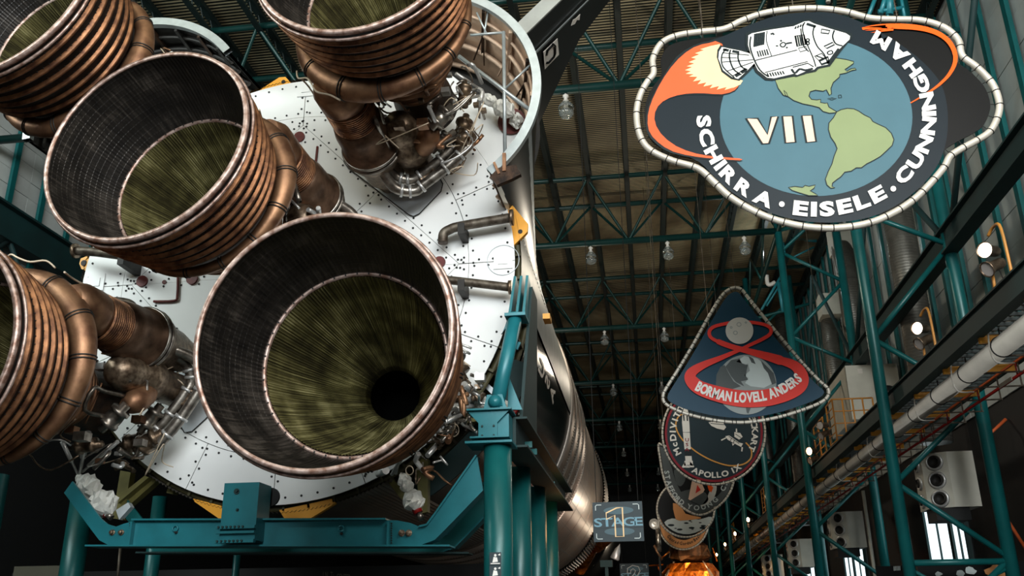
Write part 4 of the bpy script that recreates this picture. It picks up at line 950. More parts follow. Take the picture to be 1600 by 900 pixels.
# dark saddle arc and the beam over the posts
MB().lathe(C0, UVN, [(5.12, 18.3), (5.6, 18.3), (5.6, 18.36), (5.12, 18.36)], 50, RA(-62), RA(-22), closed=True, smooth=False).build('saddle_arc', 'teal_dark', cr)
MB().lathe(C0, UVN, [(5.12, 18.3), (5.12, 19.0)], 50, RA(-62), RA(-22), smooth=False).build('saddle_flange', 'teal_dark', cr)
MB().prism([V(-2.25, 16.7, 5.2), V(-2.25, 19.0, 5.2), V(-2.02, 17.6, 7.9), V(-2.02, 16.8, 7.9)], (.06, 0, 0)).build('side_web', 'teal_dark', cr)
q = MB(); q.box((-2.32, 16.3, 4.66), (-2.26, 26.5, 5.14)); q.box((-2.55, 16.3, 5.14), (-2.05, 26.5, 5.18)); q.box((-2.55, 16.3, 4.62), (-2.05, 26.5, 4.66)); q.build('top_beam', 'teal_dark', cr)
for yy in (17.6, 18.4, 22.0): MB().bar(V(-2.3, yy, 4.9 if yy < 22 else 4.75), V(-2.12, yy, 4.9 if yy < 22 else 4.75), .05, .12).build('cleat', 'teal', cr)
# information stickers on the nearest post
for i, py in enumerate((873, 894)):
    c = at(774, py, 15.74); t = thing('sticker', ['upper pictogram sticker on the nearest teal post', 'lower pictogram sticker on the nearest teal post, cut by the picture edge'][i], 'sticker', tuple(c), 'pictogram stickers')
    MB().box((c.x - .1, 15.735, c.z - .105), (c.x + .1, 15.74, c.z + .105)).build('plate', 'ink_sign', t)
    q = MB()
    q.disc(V(c.x, 15.735, c.z + .055), (0, -1, 0), .022, 10, .003); q.prism([V(c.x - .03, 15.733, c.z + .03), V(c.x + .03, 15.733, c.z + .02), V(c.x + .045, 15.733, c.z - .05), V(c.x - .05, 15.733, c.z - .06)], (0, .002, 0)); q.prism([V(c.x - .08, 15.733, c.z - .07), V(c.x + .08, 15.733, c.z - .07), V(c.x + .08, 15.733, c.z - .085), V(c.x - .08, 15.733, c.z - .085)], (0, .002, 0)); q.prism([V(c.x + .04, 15.733, c.z + .06), V(c.x + .085, 15.733, c.z + .085), V(c.x + .085, 15.733, c.z + .05)], (0, .002, 0)); q.build('pictogram', 'ink_white', t)
lamp('tank_fill', (1.5, 33, 3.0), 900, (1, .80, .68), .9, 'SPOT', (-3.4, 41, 6.2), 62)  # added fill to brighten the side of the tank
lamp('aisle_fill', (.4, 27.5, 12.5), 420, (1, .88, .70), .4)  # added fills along the aisle, brighten roof deck and far hall
lamp('aisle_fill', (.4, 41.5, 12.5), 420, (1, .86, .68), .4)
lamp('aisle_fill', (-.4, 47, 6), 200, (1, .86, .68), .3)
lamp('aisle_fill', (-.4, 70, 6), 260, (1, .82, .6), .3)
lamp('warm_display_light', (-1.6, 23.2, 4.2), 26, (1, .5, .2), .3)
# plumbing and wire loops beside the bottom engine
rnd = random.Random(41)
for k in range(26):
    u0, v0 = rnd.uniform(652, 742), 0; v0 = 760 - (u0 - 640) * 1.25 + rnd.uniform(-34, 14); y0 = rnd.uniform(15.7, 16.9)
    pts = [at(u0, v0, y0)]
    for j in range(3): u0 += rnd.uniform(-16, 16); v0 += rnd.uniform(-14, 14); pts.append(at(max(u0, 650), v0, y0 + rnd.uniform(-.2, .2)))
    MB().tube(smooth_path(pts, 3), rnd.choice((.014, .02, .03, .05)), 7).build('small_pipe', rnd.choice(('steel_pale', 'steel', 'steel_brown', 'bronze', 'steel_pale')), eD)
for (u0, v0, r_) in ((688, 668, .13), (700, 664, .15), (708, 672, .12), (640, 735, .08)): MB().ring(at(u0, v0, 16.4), V(.3, 1, .2), r_, .010, 24, 5).build('wire_loop', 'wire', eD)
for (a, b, r_, m_) in (((668, 712), (688, 690), .05, 'steel_pale'), ((690, 690), (716, 660), .035, 'steel'), ((700, 690), (708, 668), .06, 'bronze'), ((728, 600), (748, 622), .07, 'steel'), ((716, 618), (738, 628), .07, 'steel_pale'), ((712, 640), (738, 634), .06, 'steel_pale'), ((716, 590), (724, 612), .05, 'steel_brown')): MB().tube([at(*a, 16.2), at(*b, 16.6)], r_, 12).build('actuator_rod', m_, eD)
# dark exhibit hoarding below the rocket with cut-off lettering
eh = thing('exhibit_board', 'dark exhibit board under the rocket with pale lettering cut by the lower edge', 'board', (-6, 22, 0))
MB().box((-16, 22, 0), (-3.2, 22.1, 2.95)).build('board', 'dark', eh)
q = Letters(); line_text(q, 'INT', lambda u, v: at(u, v, 21.98), (505, 898), (518, 898), 10, .45); line_text(q, '·', lambda u, v: at(u, v, 21.98), (521, 898), (521.1, 898), 10, .6)
line_text(q, 'CENTER', lambda u, v: at(u, v, 21.98), (528, 901), (546, 902), 10, .42); q.build('lettering', 'ink_sigil', eh)
tag(MB().box(tuple(at(20, 900, 20) + V(0, 0, -.3)), tuple(at(98, 884, 20.1))).build('info_panel', 'ink_sigil'), 'dim brownish panel top at the bottom left between the teal posts', 'panel')
tag(MB().tube([at(188, 856, 19), at(182, 920, 19)], .03, 8).build('support_rod', 'pipe_grey'), 'thin pale rod hanging below the cradle beam at lower left', 'rod')
# ================================================================ HANGING MISSION EMBLEMS
def emblem(name_label, Y, conv2, outline, base, cables, tube_r=.06, lace=60, inset=.10, ring_m='tube_frame', frame_out=0.):
    """outline: frame centre line in drawing units; conv2(u,v) -> pixel"""
    def conv(u, v, k=0): px, py = conv2(u, v); return at(px, py, Y - .02 - .004 * k)
    C_ = [conv(*p) for p in smooth_path([V(a, b, 0) for a, b in outline], 5, True) for p in [(p[0], p[1])]]
    ctr = sum(C_, Vector()) / len(C_)
    t = thing('mission_emblem', name_label, 'emblem', tuple(V(ctr.x, Y, min(p.z for p in C_))), 'round and shaped mission emblems hung in a row')
    n = len(C_); inner = []
    area2 = sum(C_[i].x * C_[(i + 1) % n].z - C_[(i + 1) % n].x * C_[i].z for i in range(n)); sg = 1 if area2 > 0 else -1
    for i in range(n):
        d = (C_[(i + 1) % n] - C_[i - 1]).normalized(); inner.append(C_[i] + V(-d.z, 0, d.x) * inset * sg)
    q = MB(); q.prism([p + V(0, .02, 0) for p in inner], (0, .03, 0)); pn = q.build('panel', base, t)
    MB().tube([V(p.x, Y, p.z) for p in C_] + [V(C_[0].x, Y, C_[0].z)], tube_r, 10, cap=False).build('frame_tube', ring_m, t)
    q = MB(); st = max(1, n // lace); L = sum((C_[(i + 1) % n] - C_[i]).length for i in range(n)); acc = 0; nx = 0
    for i in range(n):
        if acc >= nx:
            d = (C_[(i + 1) % n] - C_[i - 1]).normalized(); c = V(C_[i].x, Y, C_[i].z); q.ring(c, d, tube_r + .004, .009, 12, 4)
            q.tube([c, V(inner[i].x, Y - .01, inner[i].z)], .008, 4); nx += L / lace
        acc += (C_[(i + 1) % n] - C_[i]).length
    q.build('lacing', 'cord', t, kind='stuff')
    for a, b in cables: MB().tube([conv(*a) + V(0, .02, 0), V(conv(*a).x + b, Y + .1, ZR + .02)], .010, 5).build('hanging_cable', 'pipe_grey', t)
    return t, conv
def flat(t, conv, name, m, pts, k, smooth=0, closed=True):
    if smooth: pts = [(p[0], p[1]) for p in smooth_path([V(a, b, 0) for a, b in pts], smooth, True)]
    return MB().poly([conv(a, b, k) for a, b in pts]).build(name, m, t)
def stroke(q, conv, pts, w, k, smooth=0, closed=False):
    if smooth: pts = [(p[0], p[1]) for p in smooth_path([V(a, b, 0) for a, b in pts], smooth, closed)]
    P = [conv(a, b, k) for a, b in pts]
    if closed: P = P + [P[0]]
    q.ribbon(P, w)
def ell(cx, cy, rx, ry, n=72, a0=0, a1=360): return [(cx + rx * math.cos(RA(a0 + (a1 - a0) * i / n)), cy + ry * math.sin(RA(a0 + (a1 - a0) * i / n))) for i in range(n + (0 if a1 - a0 == 360 else 1))]

# ---- VII
z7 = lambda u, v: (960 + .4 * u, .4 * v)
o7 = [(790, 30), (900, 42), (1000, 68), (1100, 73), (1200, 77), (1290, 105), (1345, 155), (1360, 215), (1420, 262), (1478, 325), (1504, 395), (1500, 450), (1470, 510), (1420, 545), (1355, 580), (1312, 610), (1290, 650), (1240, 710), (1180, 770), (1100, 825), (1000, 868), (880, 888), (760, 885), (640, 860), (540, 820), (450, 765), (390, 710), (325, 655), (225, 625), (135, 580), (97, 520), (86, 440), (100, 370), (128, 318), (153, 283), (150, 228), (185, 165), (250, 135), (340, 121), (430, 110), (500, 77), (580, 50), (680, 34)]
t7, c7 = emblem('largest hanging emblem, cloud-shaped outline with a blue globe and the numeral VII', 15.0, z7, o7, 'ink_black', [((345, 112), 0), ((1105, 60), 0), ((700, 32), 0)], .062, 62, .15)
ringpts = ell(788, 458, 512, 425)
flat(t7, c7, 'ring_print', 'ink_navy', [(285, 300), (210, 290), (170, 360), (140, 450), (150, 520), (190, 570), (250, 598), (330, 632), (390, 690), (450, 745), (540, 800), (640, 842), (760, 866), (880, 868), (1000, 848), (1095, 806), (1170, 752), (1232, 690), (1275, 620), (1298, 540), (1302, 440), (1285, 350), (1250, 290), (1180, 220), (1080, 150), (960, 85), (860, 52), (760, 48), (640, 60), (520, 100), (430, 140), (340, 180)], 1, 3)
flat(t7, c7, 'globe_print', 'ink_blue', ell(788, 458, 376, 308), 2)
# flame
fl = [(420, 171), (370, 168), (310, 185), (250, 230), (195, 300), (150, 385), (131, 450), (135, 510), (170, 555), (230, 592), (320, 612), (400, 620), (490, 626), (490, 619), (400, 612), (320, 600), (240, 570), (180, 520), (156, 465), (170, 415), (215, 382), (280, 366), (350, 364), (420, 368), (470, 352), (488, 325), (480, 300)]
flat(t7, c7, 'flame_outline', 'ink_line', [(a - (8 if a < 300 else 0), b - 8 if b < 300 else b + 6) for a, b in fl], 3, 2)
flat(t7, c7, 'flame_print', 'ink_orange', fl, 4, 2)
sp_ = [(412, 172)]
ba = [(360, 180), (335, 196), (318, 212), (306, 230), (298, 248), (290, 262), (285, 278), (296, 290), (310, 300), (325, 312), (345, 322), (370, 330), (395, 336), (425, 340), (455, 340), (478, 330)]
for i, (a, b) in enumerate(ba):
    sp_.append((a, b)); j = ba[min(i + 1, len(ba) - 1)]; sp_.append(((a + j[0]) / 2 - 26 if i < 8 else (a + j[0]) / 2 - 24, (b + j[1]) / 2 + (4 if i < 8 else 12))) if i < len(ba) - 1 else None
sp_ += [(488, 315), (450, 300), (420, 250)]
flat(t7, c7, 'flame_core', 'ink_cream', [sp_[0]] + [(a + 14, b) for a, b in sp_[1:]], 5)
# orange trail
q = MB(); tr = [(968, 112), (1020, 104), (1090, 102), (1180, 107), (1250, 124), (1300, 155), (1328, 200), (1330, 245), (1308, 290), (1275, 325), (1240, 352), (1195, 380), (1157, 402)]
P = smooth_path([V(a, b, 0) for a, b in tr], 6); ws = []
for i in range(len(P)): s_ = i / (len(P) - 1); ws.append(.03 + .10 * min(1, s_ * 5) * (1 - s_) + .035 * (1 - s_) - .015)
q.ribbon([c7(p[0], p[1], 4) for p in P], [max(.02, w_) for w_ in ws]); 
for dx, dy in ((0, 0), (6, 14), (30, 22)): q.poly([c7(970 + dx, 106 + dy, 4), c7(1060 + dx, 97 + dy * .5, 4), c7(1060 + dx, 108 + dy * .5, 4)])
q.build('trail_print', 'ink_orange2', t7)
# continents
na = [(628, 312), (640, 345), (660, 372), (680, 378), (700, 392), (735, 405), (770, 412), (800, 420), (815, 435), (840, 442), (862, 440), (868, 436), (850, 425), (838, 418), (832, 402), (822, 403), (805, 400), (806, 388), (790, 390), (770, 388), (760, 375), (765, 358), (785, 352), (815, 356), (828, 350), (840, 372), (848, 366), (846, 345), (855, 322), (880, 300), (880, 290), (905, 285), (928, 275), (945, 272), (940, 266), (925, 268), (908, 278), (900, 272), (934, 248), (935, 240), (905, 232), (880, 228), (855, 225), (800, 262), (740, 290)]
sa = [(868, 437), (885, 428), (910, 423), (935, 425), (955, 434), (975, 448), (1000, 460), (1010, 475), (1035, 487), (1060, 498), (1082, 520), (1092, 545), (1085, 568), (1062, 590), (1040, 610), (1015, 625), (985, 640), (965, 655), (945, 655), (925, 668), (900, 672), (885, 690), (868, 702), (852, 715), (850, 728), (862, 733), (845, 735), (830, 722), (824, 700), (835, 670), (850, 640), (858, 610), (870, 580), (862, 560), (845, 535), (836, 505), (838, 480), (855, 460), (862, 448)]
an = [(680, 732), (705, 728), (735, 732), (745, 724), (760, 728), (785, 722), (780, 735), (765, 745), (785, 756), (795, 764), (760, 764), (720, 752), (695, 744)]
for nm, pts in (('north_america_print', na), ('south_america_print', sa), ('antarctica_print', an)):
    o = flat(t7, c7, nm, 'ink_green', pts, 4); q = MB(); stroke(q, c7, pts, .016, 5, closed=True); q.build('coastline', 'ink_line', o)
q = MB()
for pts in ([(832, 385), (850, 382), (868, 384), (850, 390)], [(875, 372), (885, 370), (888, 380), (876, 382)], [(662, 352), (672, 362), (678, 376), (668, 372)]): stroke(q, c7, pts, .012, 5, closed=True)
q.build('island_print', 'ink_line', t7)
# VII
def block(conv, t, pts, k, w=.035):
    o = flat(t, conv, 'numeral', 'ink_pink', pts, k); q = MB(); stroke(q, conv, pts, w, k + 1, closed=True); q.build('numeral_outline', 'ink_line', o)
block(c7, t7, [(514, 462), (560, 462), (598, 525), (612, 456), (640, 455), (604, 560), (578, 562)], 4)
block(c7, t7, [(656, 454), (696, 453), (708, 555), (668, 558)], 4); block(c7, t7, [(732, 452), (772, 450), (788, 552), (750, 556)], 4)
# lettering round the ring
q = Letters(); arc_text(q, 'SCHIRRA', c7, (788, 458), 438, 360, -87, -28, 52, 1.32, .05, .06); arc_text(q, 'EISELE', c7, (788, 458), 438, 360, -8, 33, 54, 1.6, .05, .06); arc_text(q, 'CUNNINGHAM', c7, (788, 458), 438, 360, 51, 145, 52, 1.34, .05, .06)
for (a, b) in ((653, 800), (1088, 740)): q.poly([c7(*p, 0) for p in ell(a, b, 11, 11, 16)])
for m_ in q.l:
    for i in range(len(m_.v)): m_.v[i] = m_.v[i] + V(0, -.028, 0)
q.build('lettering', 'ink_white', t7)
# spacecraft drawing
def sc(u, v, k=0): return c7((1050 + u * .18125 - 960) / .4, (10 + v * .18125) / .4, k)
hull = [(658, 250), (690, 232), (820, 205), (1050, 170), (1140, 130), (1180, 126), (1230, 150), (1390, 200), (1500, 232), (1535, 256), (1530, 285), (1440, 370), (1345, 500), (1250, 520), (1225, 545), (1150, 560), (1080, 590), (1050, 580), (880, 620), (820, 615), (740, 550), (690, 450), (655, 330)]
noz = [(430, 350), (500, 365), (580, 380), (670, 405), (710, 490), (640, 560), (570, 625), (520, 610), (440, 550), (400, 450), (405, 390)]
for nm, pts in (('nozzle_print', noz), ('spacecraft_print', hull)):
    c_ = (sum(p[0] for p in pts) / len(pts), sum(p[1] for p in pts) / len(pts)); big = [(c_[0] + (a - c_[0]) * 1.03 + (10 if a > c_[0] else -10), c_[1] + (b - c_[1]) * 1.03 + (12 if b > c_[1] else -12)) for a, b in pts]
    MB().poly([sc(*p, 6) for p in big]).build('drawing_outline', 'ink_line', t7); MB().poly([sc(*p, 7) for p in pts]).build(nm, 'ink_white', t7)
q = MB()
def ln(pts, w=.010, sm=0, cl=False): stroke(q, sc, pts, w * 1.7 + .006, 8, sm, cl)
ln([(680, 260), (672, 340), (705, 450), (760, 550), (830, 605)], .014, 4); ln([(820, 210), (815, 300), (860, 430)], .006, 4); ln([(720, 465), (1080, 375)], .008); ln([(800, 570), (1170, 475)], .008)
for i in range(6): ln([(715 + 16 * i, 235 - 3 * i), (708 + 16 * i, 350 - 4 * i)], .016)
for i in range(5): ln([(735 + 20 * i, 385 - 4 * i), (750 + 20 * i, 435 - 4 * i)], .012)
for i in range(7): ln([(820 + 22 * i, 575 - 3 * i), (835 + 22 * i, 608 - 4 * i)], .012)
for i in range(5): ln([(1065 + 18 * i, 255 - 3 * i), (1080 + 18 * i, 340 - 4 * i)], .014)
ln([(1060, 255), (1135, 243), (1150, 328), (1078, 345)], .012, 0, True); ln([(1110, 190), (1130, 330), (1180, 390)], .010, 3); ln([(1145, 135), (1125, 190), (1150, 290), (1215, 440), (1240, 520)], .010, 4); ln([(1230, 160), (1215, 240), (1250, 340), (1310, 410), (1345, 495)], .012, 4)
ln([(1400, 205), (1385, 260), (1410, 320), (1470, 340)], .014, 4); ln([(1290, 195), (1360, 208), (1350, 235), (1285, 228)], .014, 0, True); ln([(1310, 345), (1385, 310), (1400, 330), (1335, 362)], .014, 0, True)
ln([(1270, 470), (1345, 435), (1350, 480), (1290, 500)], .026, 0, True); ln([(1230, 430), (1290, 405), (1320, 440), (1265, 465)], .010, 0, True); ln([(1240, 425), (1310, 450)], .012); ln([(1160, 150), (1240, 175)], .03); ln([(1440, 365), (1345, 495)], .03); ln([(1340, 395), (1375, 380), (1385, 405), (1350, 415)], .012, 2, True)
for i in range(4): ln([(1060 + 22 * i, 195 - 8 * i), (1070 + 22 * i, 172 - 8 * i)], .014)
ln([(935, 325), (960, 310), (980, 325), (965, 348), (940, 345)], .012, 3, True); ln([(985, 320), (1035, 312)], .018); ln([(935, 290), (945, 303)], .018); ln([(985, 350), (995, 360)], .018); ln([(895, 340), (915, 340)], .014); ln([(850, 240), (870, 232), (880, 245)], .02)
for i in range(2): ln(ell(1170, 290 + 28 * i, 14, 12, 12), .012, 0, True)
ln([(1040, 525), (1170, 490), (1220, 520)], .010); ln([(1030, 540), (1060, 575), (1100, 540), (1150, 550), (1215, 535)], .022, 3); ln([(905, 183), (960, 175), (985, 158), (1050, 160)], .018, 2); ln([(1090, 360), (1155, 345), (1165, 375), (1105, 392)], .009, 0, True)
ln([(470, 365), (430, 420), (440, 520), (540, 615)], .012, 4); ln([(505, 372), (495, 440), (530, 540), (600, 590)], .014, 4); ln([(575, 385), (570, 450), (600, 520), (650, 545)], .014, 4)
for a, b in (((440, 400), (665, 420)), ((435, 480), (700, 460)), ((470, 560), (700, 480)), ((430, 440), (560, 445)), ((520, 600), (640, 540))): ln([a, b], .007)
ln([(440, 370), (490, 380)], .03); ln([(520, 385), (570, 395)], .03); ln([(545, 600), (580, 580)], .04); ln([(595, 570), (640, 545)], .04)
q.build('spacecraft_lines', 'ink_line', t7)

# ---- VIII
z8 = lambda u, v: (1030 + .2555 * u, 440 + .2555 * v)
o8 = [(465, 35), (505, 48), (540, 90), (640, 215), (760, 360), (880, 500), (980, 605), (1030, 650), (1036, 690), (1005, 728), (920, 768), (780, 815), (650, 845), (520, 860), (400, 855), (280, 836), (160, 805), (75, 770), (30, 735), (25, 690), (50, 640), (120, 530), (210, 380), (300, 220), (380, 90), (425, 48)]
t8, c8 = emblem('triangular blue emblem with a red figure eight, moon and globe, hung second', 22.0, z8, o8, 'ink_deep', [((465, 30), -.25), ((25, 700), 0), ((1034, 690), 0)], .042, 74, .11)
flat(t8, c8, 'globe_print', 'ink_grey', ell(532, 630, 185, 183), 1)
flat(t8, c8, 'globe_shadow_print', 'ink_dgrey', [(347, 630), (350, 570), (375, 520), (400, 510), (425, 560), (455, 610), (500, 640), (440, 660), (420, 740), (380, 720)], 2)
flat(t8, c8, 'continent_print', 'ink_dgrey', [(405, 520), (440, 480), (490, 470), (505, 500), (530, 510), (545, 500), (535, 540), (530, 580), (545, 600), (500, 610), (520, 640), (470, 615), (440, 580)], 3)
flat(t8, c8, 'continent_print', 'ink_lgrey', [(470, 490), (520, 455), (600, 470), (650, 510), (690, 560), (700, 620), (640, 650), (560, 640), (525, 620), (545, 590), (520, 575), (555, 545), (545, 510)], 3)
flat(t8, c8, 'continent_print', 'ink_dgrey', [(545, 455), (575, 470), (590, 505), (565, 495)], 4); flat(t8, c8, 'continent_print', 'ink_dgrey', [(620, 480), (660, 520), (700, 560), (715, 620), (690, 630), (665, 560), (640, 530)], 4)
flat(t8, c8, 'continent_print', 'ink_dgrey', [(530, 770), (560, 772), (545, 808), (535, 800)], 4)
fig = [(505, 412), (560, 385), (630, 352), (678, 320), (680, 285), (640, 262), (570, 250), (480, 248), (400, 258), (330, 278), (306, 310), (320, 345), (380, 375), (450, 400), (505, 415), (600, 440), (720, 475), (830, 515), (872, 580), (850, 640), (760, 685), (640, 712), (500, 715), (370, 690), (250, 650), (195, 600), (200, 555), (270, 510), (380, 465), (505, 412)]
P = smooth_path([V(a, b, 0) for a, b in fig], 7); n = len(P); ws = []
for i, p in enumerate(P):
    s_ = i / (n - 1); big = max(0, math.sin(PI * (s_ - .48) / .52)) if s_ > .48 else 0; ws.append(.085 + .33 * big ** 1.4 + (.05 if .4 < s_ < .56 else 0))
MB().ribbon([c8(p[0], p[1], 5 + .02 * i_) for i_, p in enumerate(P)], ws).build('figure_eight', 'ink_red', t8)
flat(t8, c8, 'moon_print', 'ink_moon', ell(491, 300, 85, 81, 48), 9)
q = MB()
for a, b, r in ((488, 262, 13), (466, 313, 12), (530, 250, 5), (440, 280, 6)): stroke(q, c8, ell(a, b, r, r * .9, 16), .018, 10, closed=True)
q.build('crater_print', 'ink_grey', t8)
q = Letters(); cc = lambda u, v: c8(u, v, 11)
arc_text(q, 'BORMAN', cc, (520, 270), 520, 437, -32, -10.5, 60, .66, .045, .05); arc_text(q, 'LOVELL', cc, (520, 270), 520, 437, -5, 13.5, 60, .66, .045, .05); arc_text(q, 'ANDERS', cc, (520, 270), 470, 440, 21, 44, 60, .66, .045, .05)
q.build('lettering', 'ink_white', t8)

# ---- IX
z9 = lambda u, v: (1020 + .3 * u, 630 + .3 * v)
t9, c9 = emblem('round dark emblem with a red rim, white rocket and gold orbit, third in the row', 31.0, z9, ell(318, 155, 268, 268, 40), 'ink_slate', [((318, -112), 0), ((55, 120), 0)], .04, 70, .09)
q = MB(); stroke(q, c9, ell(318, 155, 250, 250, 72), .075, 1, closed=True); q.build('rim_print', 'ink_maroon', t9)
q = MB(); stroke(q, c9, [(190, 60), (160, 55), (130, 75), (120, 120), (140, 170), (180, 215), (240, 262), (320, 303), (400, 325), (470, 318), (508, 290), (515, 255), (505, 228), (484, 205)], .045, 2, 6); q.build('orbit_print', 'ink_gold', t9)
q = Letters(); cc = lambda u, v: c9(u, v, 3)
def arc_out(q, txt, conv, c, r, a0, a1, h, xs, bold=.035):
    """letters with their feet towards the centre, clockwise from angle a0 to a1 (0 = top)"""
    ws = [glyph(t_, bold)[2] + .12 if t_ != ' ' else .35 for t_ in txt]; tot = sum(ws) - (ws[0] + ws[-1]) / 2; acc = 0
    for i, ch in enumerate(txt):
        if i: acc += (ws[i - 1] + ws[i]) / 2
        a = RA(a0 + (a1 - a0) * acc / tot); o = (c[0] + r * math.sin(a), c[1] - r * math.cos(a))
        if ch != ' ': put(q, ch, conv, o, (math.cos(a), math.sin(a)), (math.sin(a), -math.cos(a)), h, xs, bold)
arc_out(q, 'McDIVITT', cc, (318, 155), 215, -117, -52, 32, 1.15); arc_out(q, 'SCOTT', cc, (318, 155), 215, -22, 18, 32, 1.15); arc_out(q, 'SCHWEICKART', cc, (318, 155), 215, 30, 112, 32, 1.1)
arc_text(q, 'APOLLO IX', cc, (318, 155), 218, 218, -26, 34, 30, 1.15, .035); q.build('lettering', 'ink_white', t9)
q = Letters()
for pts in ([(152, 100), (190, 98), (198, 240), (165, 240)], [(155, 40), (183, 40), (190, 98), (152, 100)], [(160, 0), (172, 0), (183, 40), (155, 40)], [(168, 275), (202, 275), (204, 300), (170, 300)], [(165, 300), (208, 300), (210, 325), (162, 325)], [(152, 330), (168, 305), (175, 335), (155, 336)], [(195, 305), (216, 328), (214, 334), (190, 334)], [(176, 322), (190, 322), (194, 336), (172, 336)],
            [(290, 100), (330, 92), (365, 100), (382, 125), (370, 140), (335, 132), (305, 118)], [(378, 172), (398, 168), (450, 205), (470, 210), (460, 228), (425, 210), (390, 190)], [(425, 150), (455, 155), (468, 175), (450, 190), (425, 175)], [(355, 190), (380, 178), (384, 182), (358, 196)], [(462, 228), (470, 230), (466, 252), (460, 250)], [(412, 208), (426, 212), (416, 222)], [(432, 132), (438, 132), (440, 150), (432, 150)]): q.poly([c9(a, b, 4) for a, b in pts])
q.build('spacecraft_print', 'ink_white', t9)
q = MB()
for pts in ([(165, 245), (200, 242), (202, 272), (168, 274)], [(156, 60), (160, 92), (166, 92), (164, 58)], [(174, 58), (177, 92), (184, 92), (181, 58)], [(150, 150), (148, 152), (198, 150), (198, 153)]): q.poly([c9(a, b, 5) for a, b in pts])
for a, b in (((395, 172), (450, 210)), ((410, 180), (404, 198)), ((425, 190), (420, 208)), ((300, 105), (372, 112)), ((430, 160), (460, 180))): stroke(q, c9, [a, b], .02, 5)
q.build('spacecraft_lines', 'ink_line', t9)
q = Letters(); [put(q, ch, lambda u, v: c9(u, v, 6), (178, 190 + 25 * i), (1, 0), (0, -1), 18, 1.3, .02) for i, ch in enumerate('USA')]; q.build('lettering', 'ink_maroon', t9)

# ---- X
o10 = [(30, 215), (60, 222), (130, 228), (225, 190), (320, 222), (400, 230), (425, 240), (428, 330), (418, 420), (385, 490), (330, 545), (262, 580), (200, 570), (130, 520), (80, 450), (52, 370), (38, 290)]
t10, c10 = emblem('grey-edged shield emblem with a big pink numeral, fourth in the row', 38.0, z9, o10, 'ink_dgrey', [((40, 215), 0), ((400, 228), 0)], .05, 60, .07)
flat(t10, c10, 'field_print', 'ink_black', [(95, 250), (360, 250), (385, 330), (375, 420), (340, 480), (260, 530), (180, 500), (130, 430), (100, 340)], 1, 3)
flat(t10, c10, 'globe_print', 'ink_dgrey', [(110, 350), (140, 355), (170, 390), (150, 430), (125, 420)], 2, 3); flat(t10, c10, 'crescent_print', 'ink_moon', [(330, 420), (328, 470), (300, 515), (250, 540), (275, 505), (295, 460), (300, 425)], 2, 3); flat(t10, c10, 'ground_print', 'ink_dgrey', [(140, 470), (190, 450), (260, 455), (290, 500), (255, 530), (190, 505)], 2, 3)
flat(t10, c10, 'numeral', 'ink_pink', [(205, 400), (245, 395), (270, 450), (262, 465), (195, 506), (185, 500)], 3); flat(t10, c10, 'numeral_hole', 'ink_red', [(232, 425), (250, 452), (222, 470)], 4); flat(t10, c10, 'flare_print', 'ink_orange2', [(285, 430), (300, 422), (315, 440), (305, 465), (292, 455)], 3)
q = Letters(); cc = lambda u, v: c10(u, v, 3)
arc_text(q, 'STAFFORD', cc, (230, 330), 158, 214, -82, -30, 26, 1.0, .03); arc_text(q, 'YOUNG', cc, (230, 330), 160, 214, -14, 36, 26, 1.05, .03); arc_text(q, 'CERNAN', cc, (230, 330), 160, 214, 58, 105, 26, 1.05, .03); q.build('lettering', 'ink_lgrey', t10)

# ---- XI and XII
t11, c11 = emblem('round dark emblem with a grey lunar surface, fifth in the row', 45.0, z9, ell(172, 550, 150, 148, 36), 'ink_black', [((172, 402), 0)], .05, 60, .07)
flat(t11, c11, 'ground_print', 'ink_lgrey', [(60, 620), (100, 600), (150, 606), (190, 600), (240, 606), (290, 592), (310, 598), (290, 630), (250, 662), (190, 682), (130, 675), (85, 650)], 1, 2)
q = MB(); rnd = random.Random(5)
for i in range(12): a, b, r = rnd.uniform(90, 270), rnd.uniform(612, 662), rnd.uniform(5, 18); q.poly([c11(*p, 2) for p in ell(a, b, r, r * .35, 14)])
q.build('crater_print', 'ink_line', t11)
flat(t11, c11, 'bird_print', 'ink_tan', [(105, 520), (150, 540), (170, 575), (230, 590), (250, 600), (140, 612), (115, 590)], 3, 2)
t12, c12 = emblem('round emblem with a broad tan border and dark lettering, sixth in the row', 52.0, z9, ell(160, 620, 130, 142, 36), 'ink_tan', [((160, 478), 0)], .05, 50, .07)
flat(t12, c12, 'field_print', 'ink_black', ell(160, 612, 92, 100, 48), 1)
q = Letters(); cc = lambda u, v: c12(u, v, 2); arc_text(q, 'Conrad·Gordon·Bean', cc, (160, 612), 106, 118, -46, 50, 17, .8, .02); q.build('lettering', 'ink_line', t12)

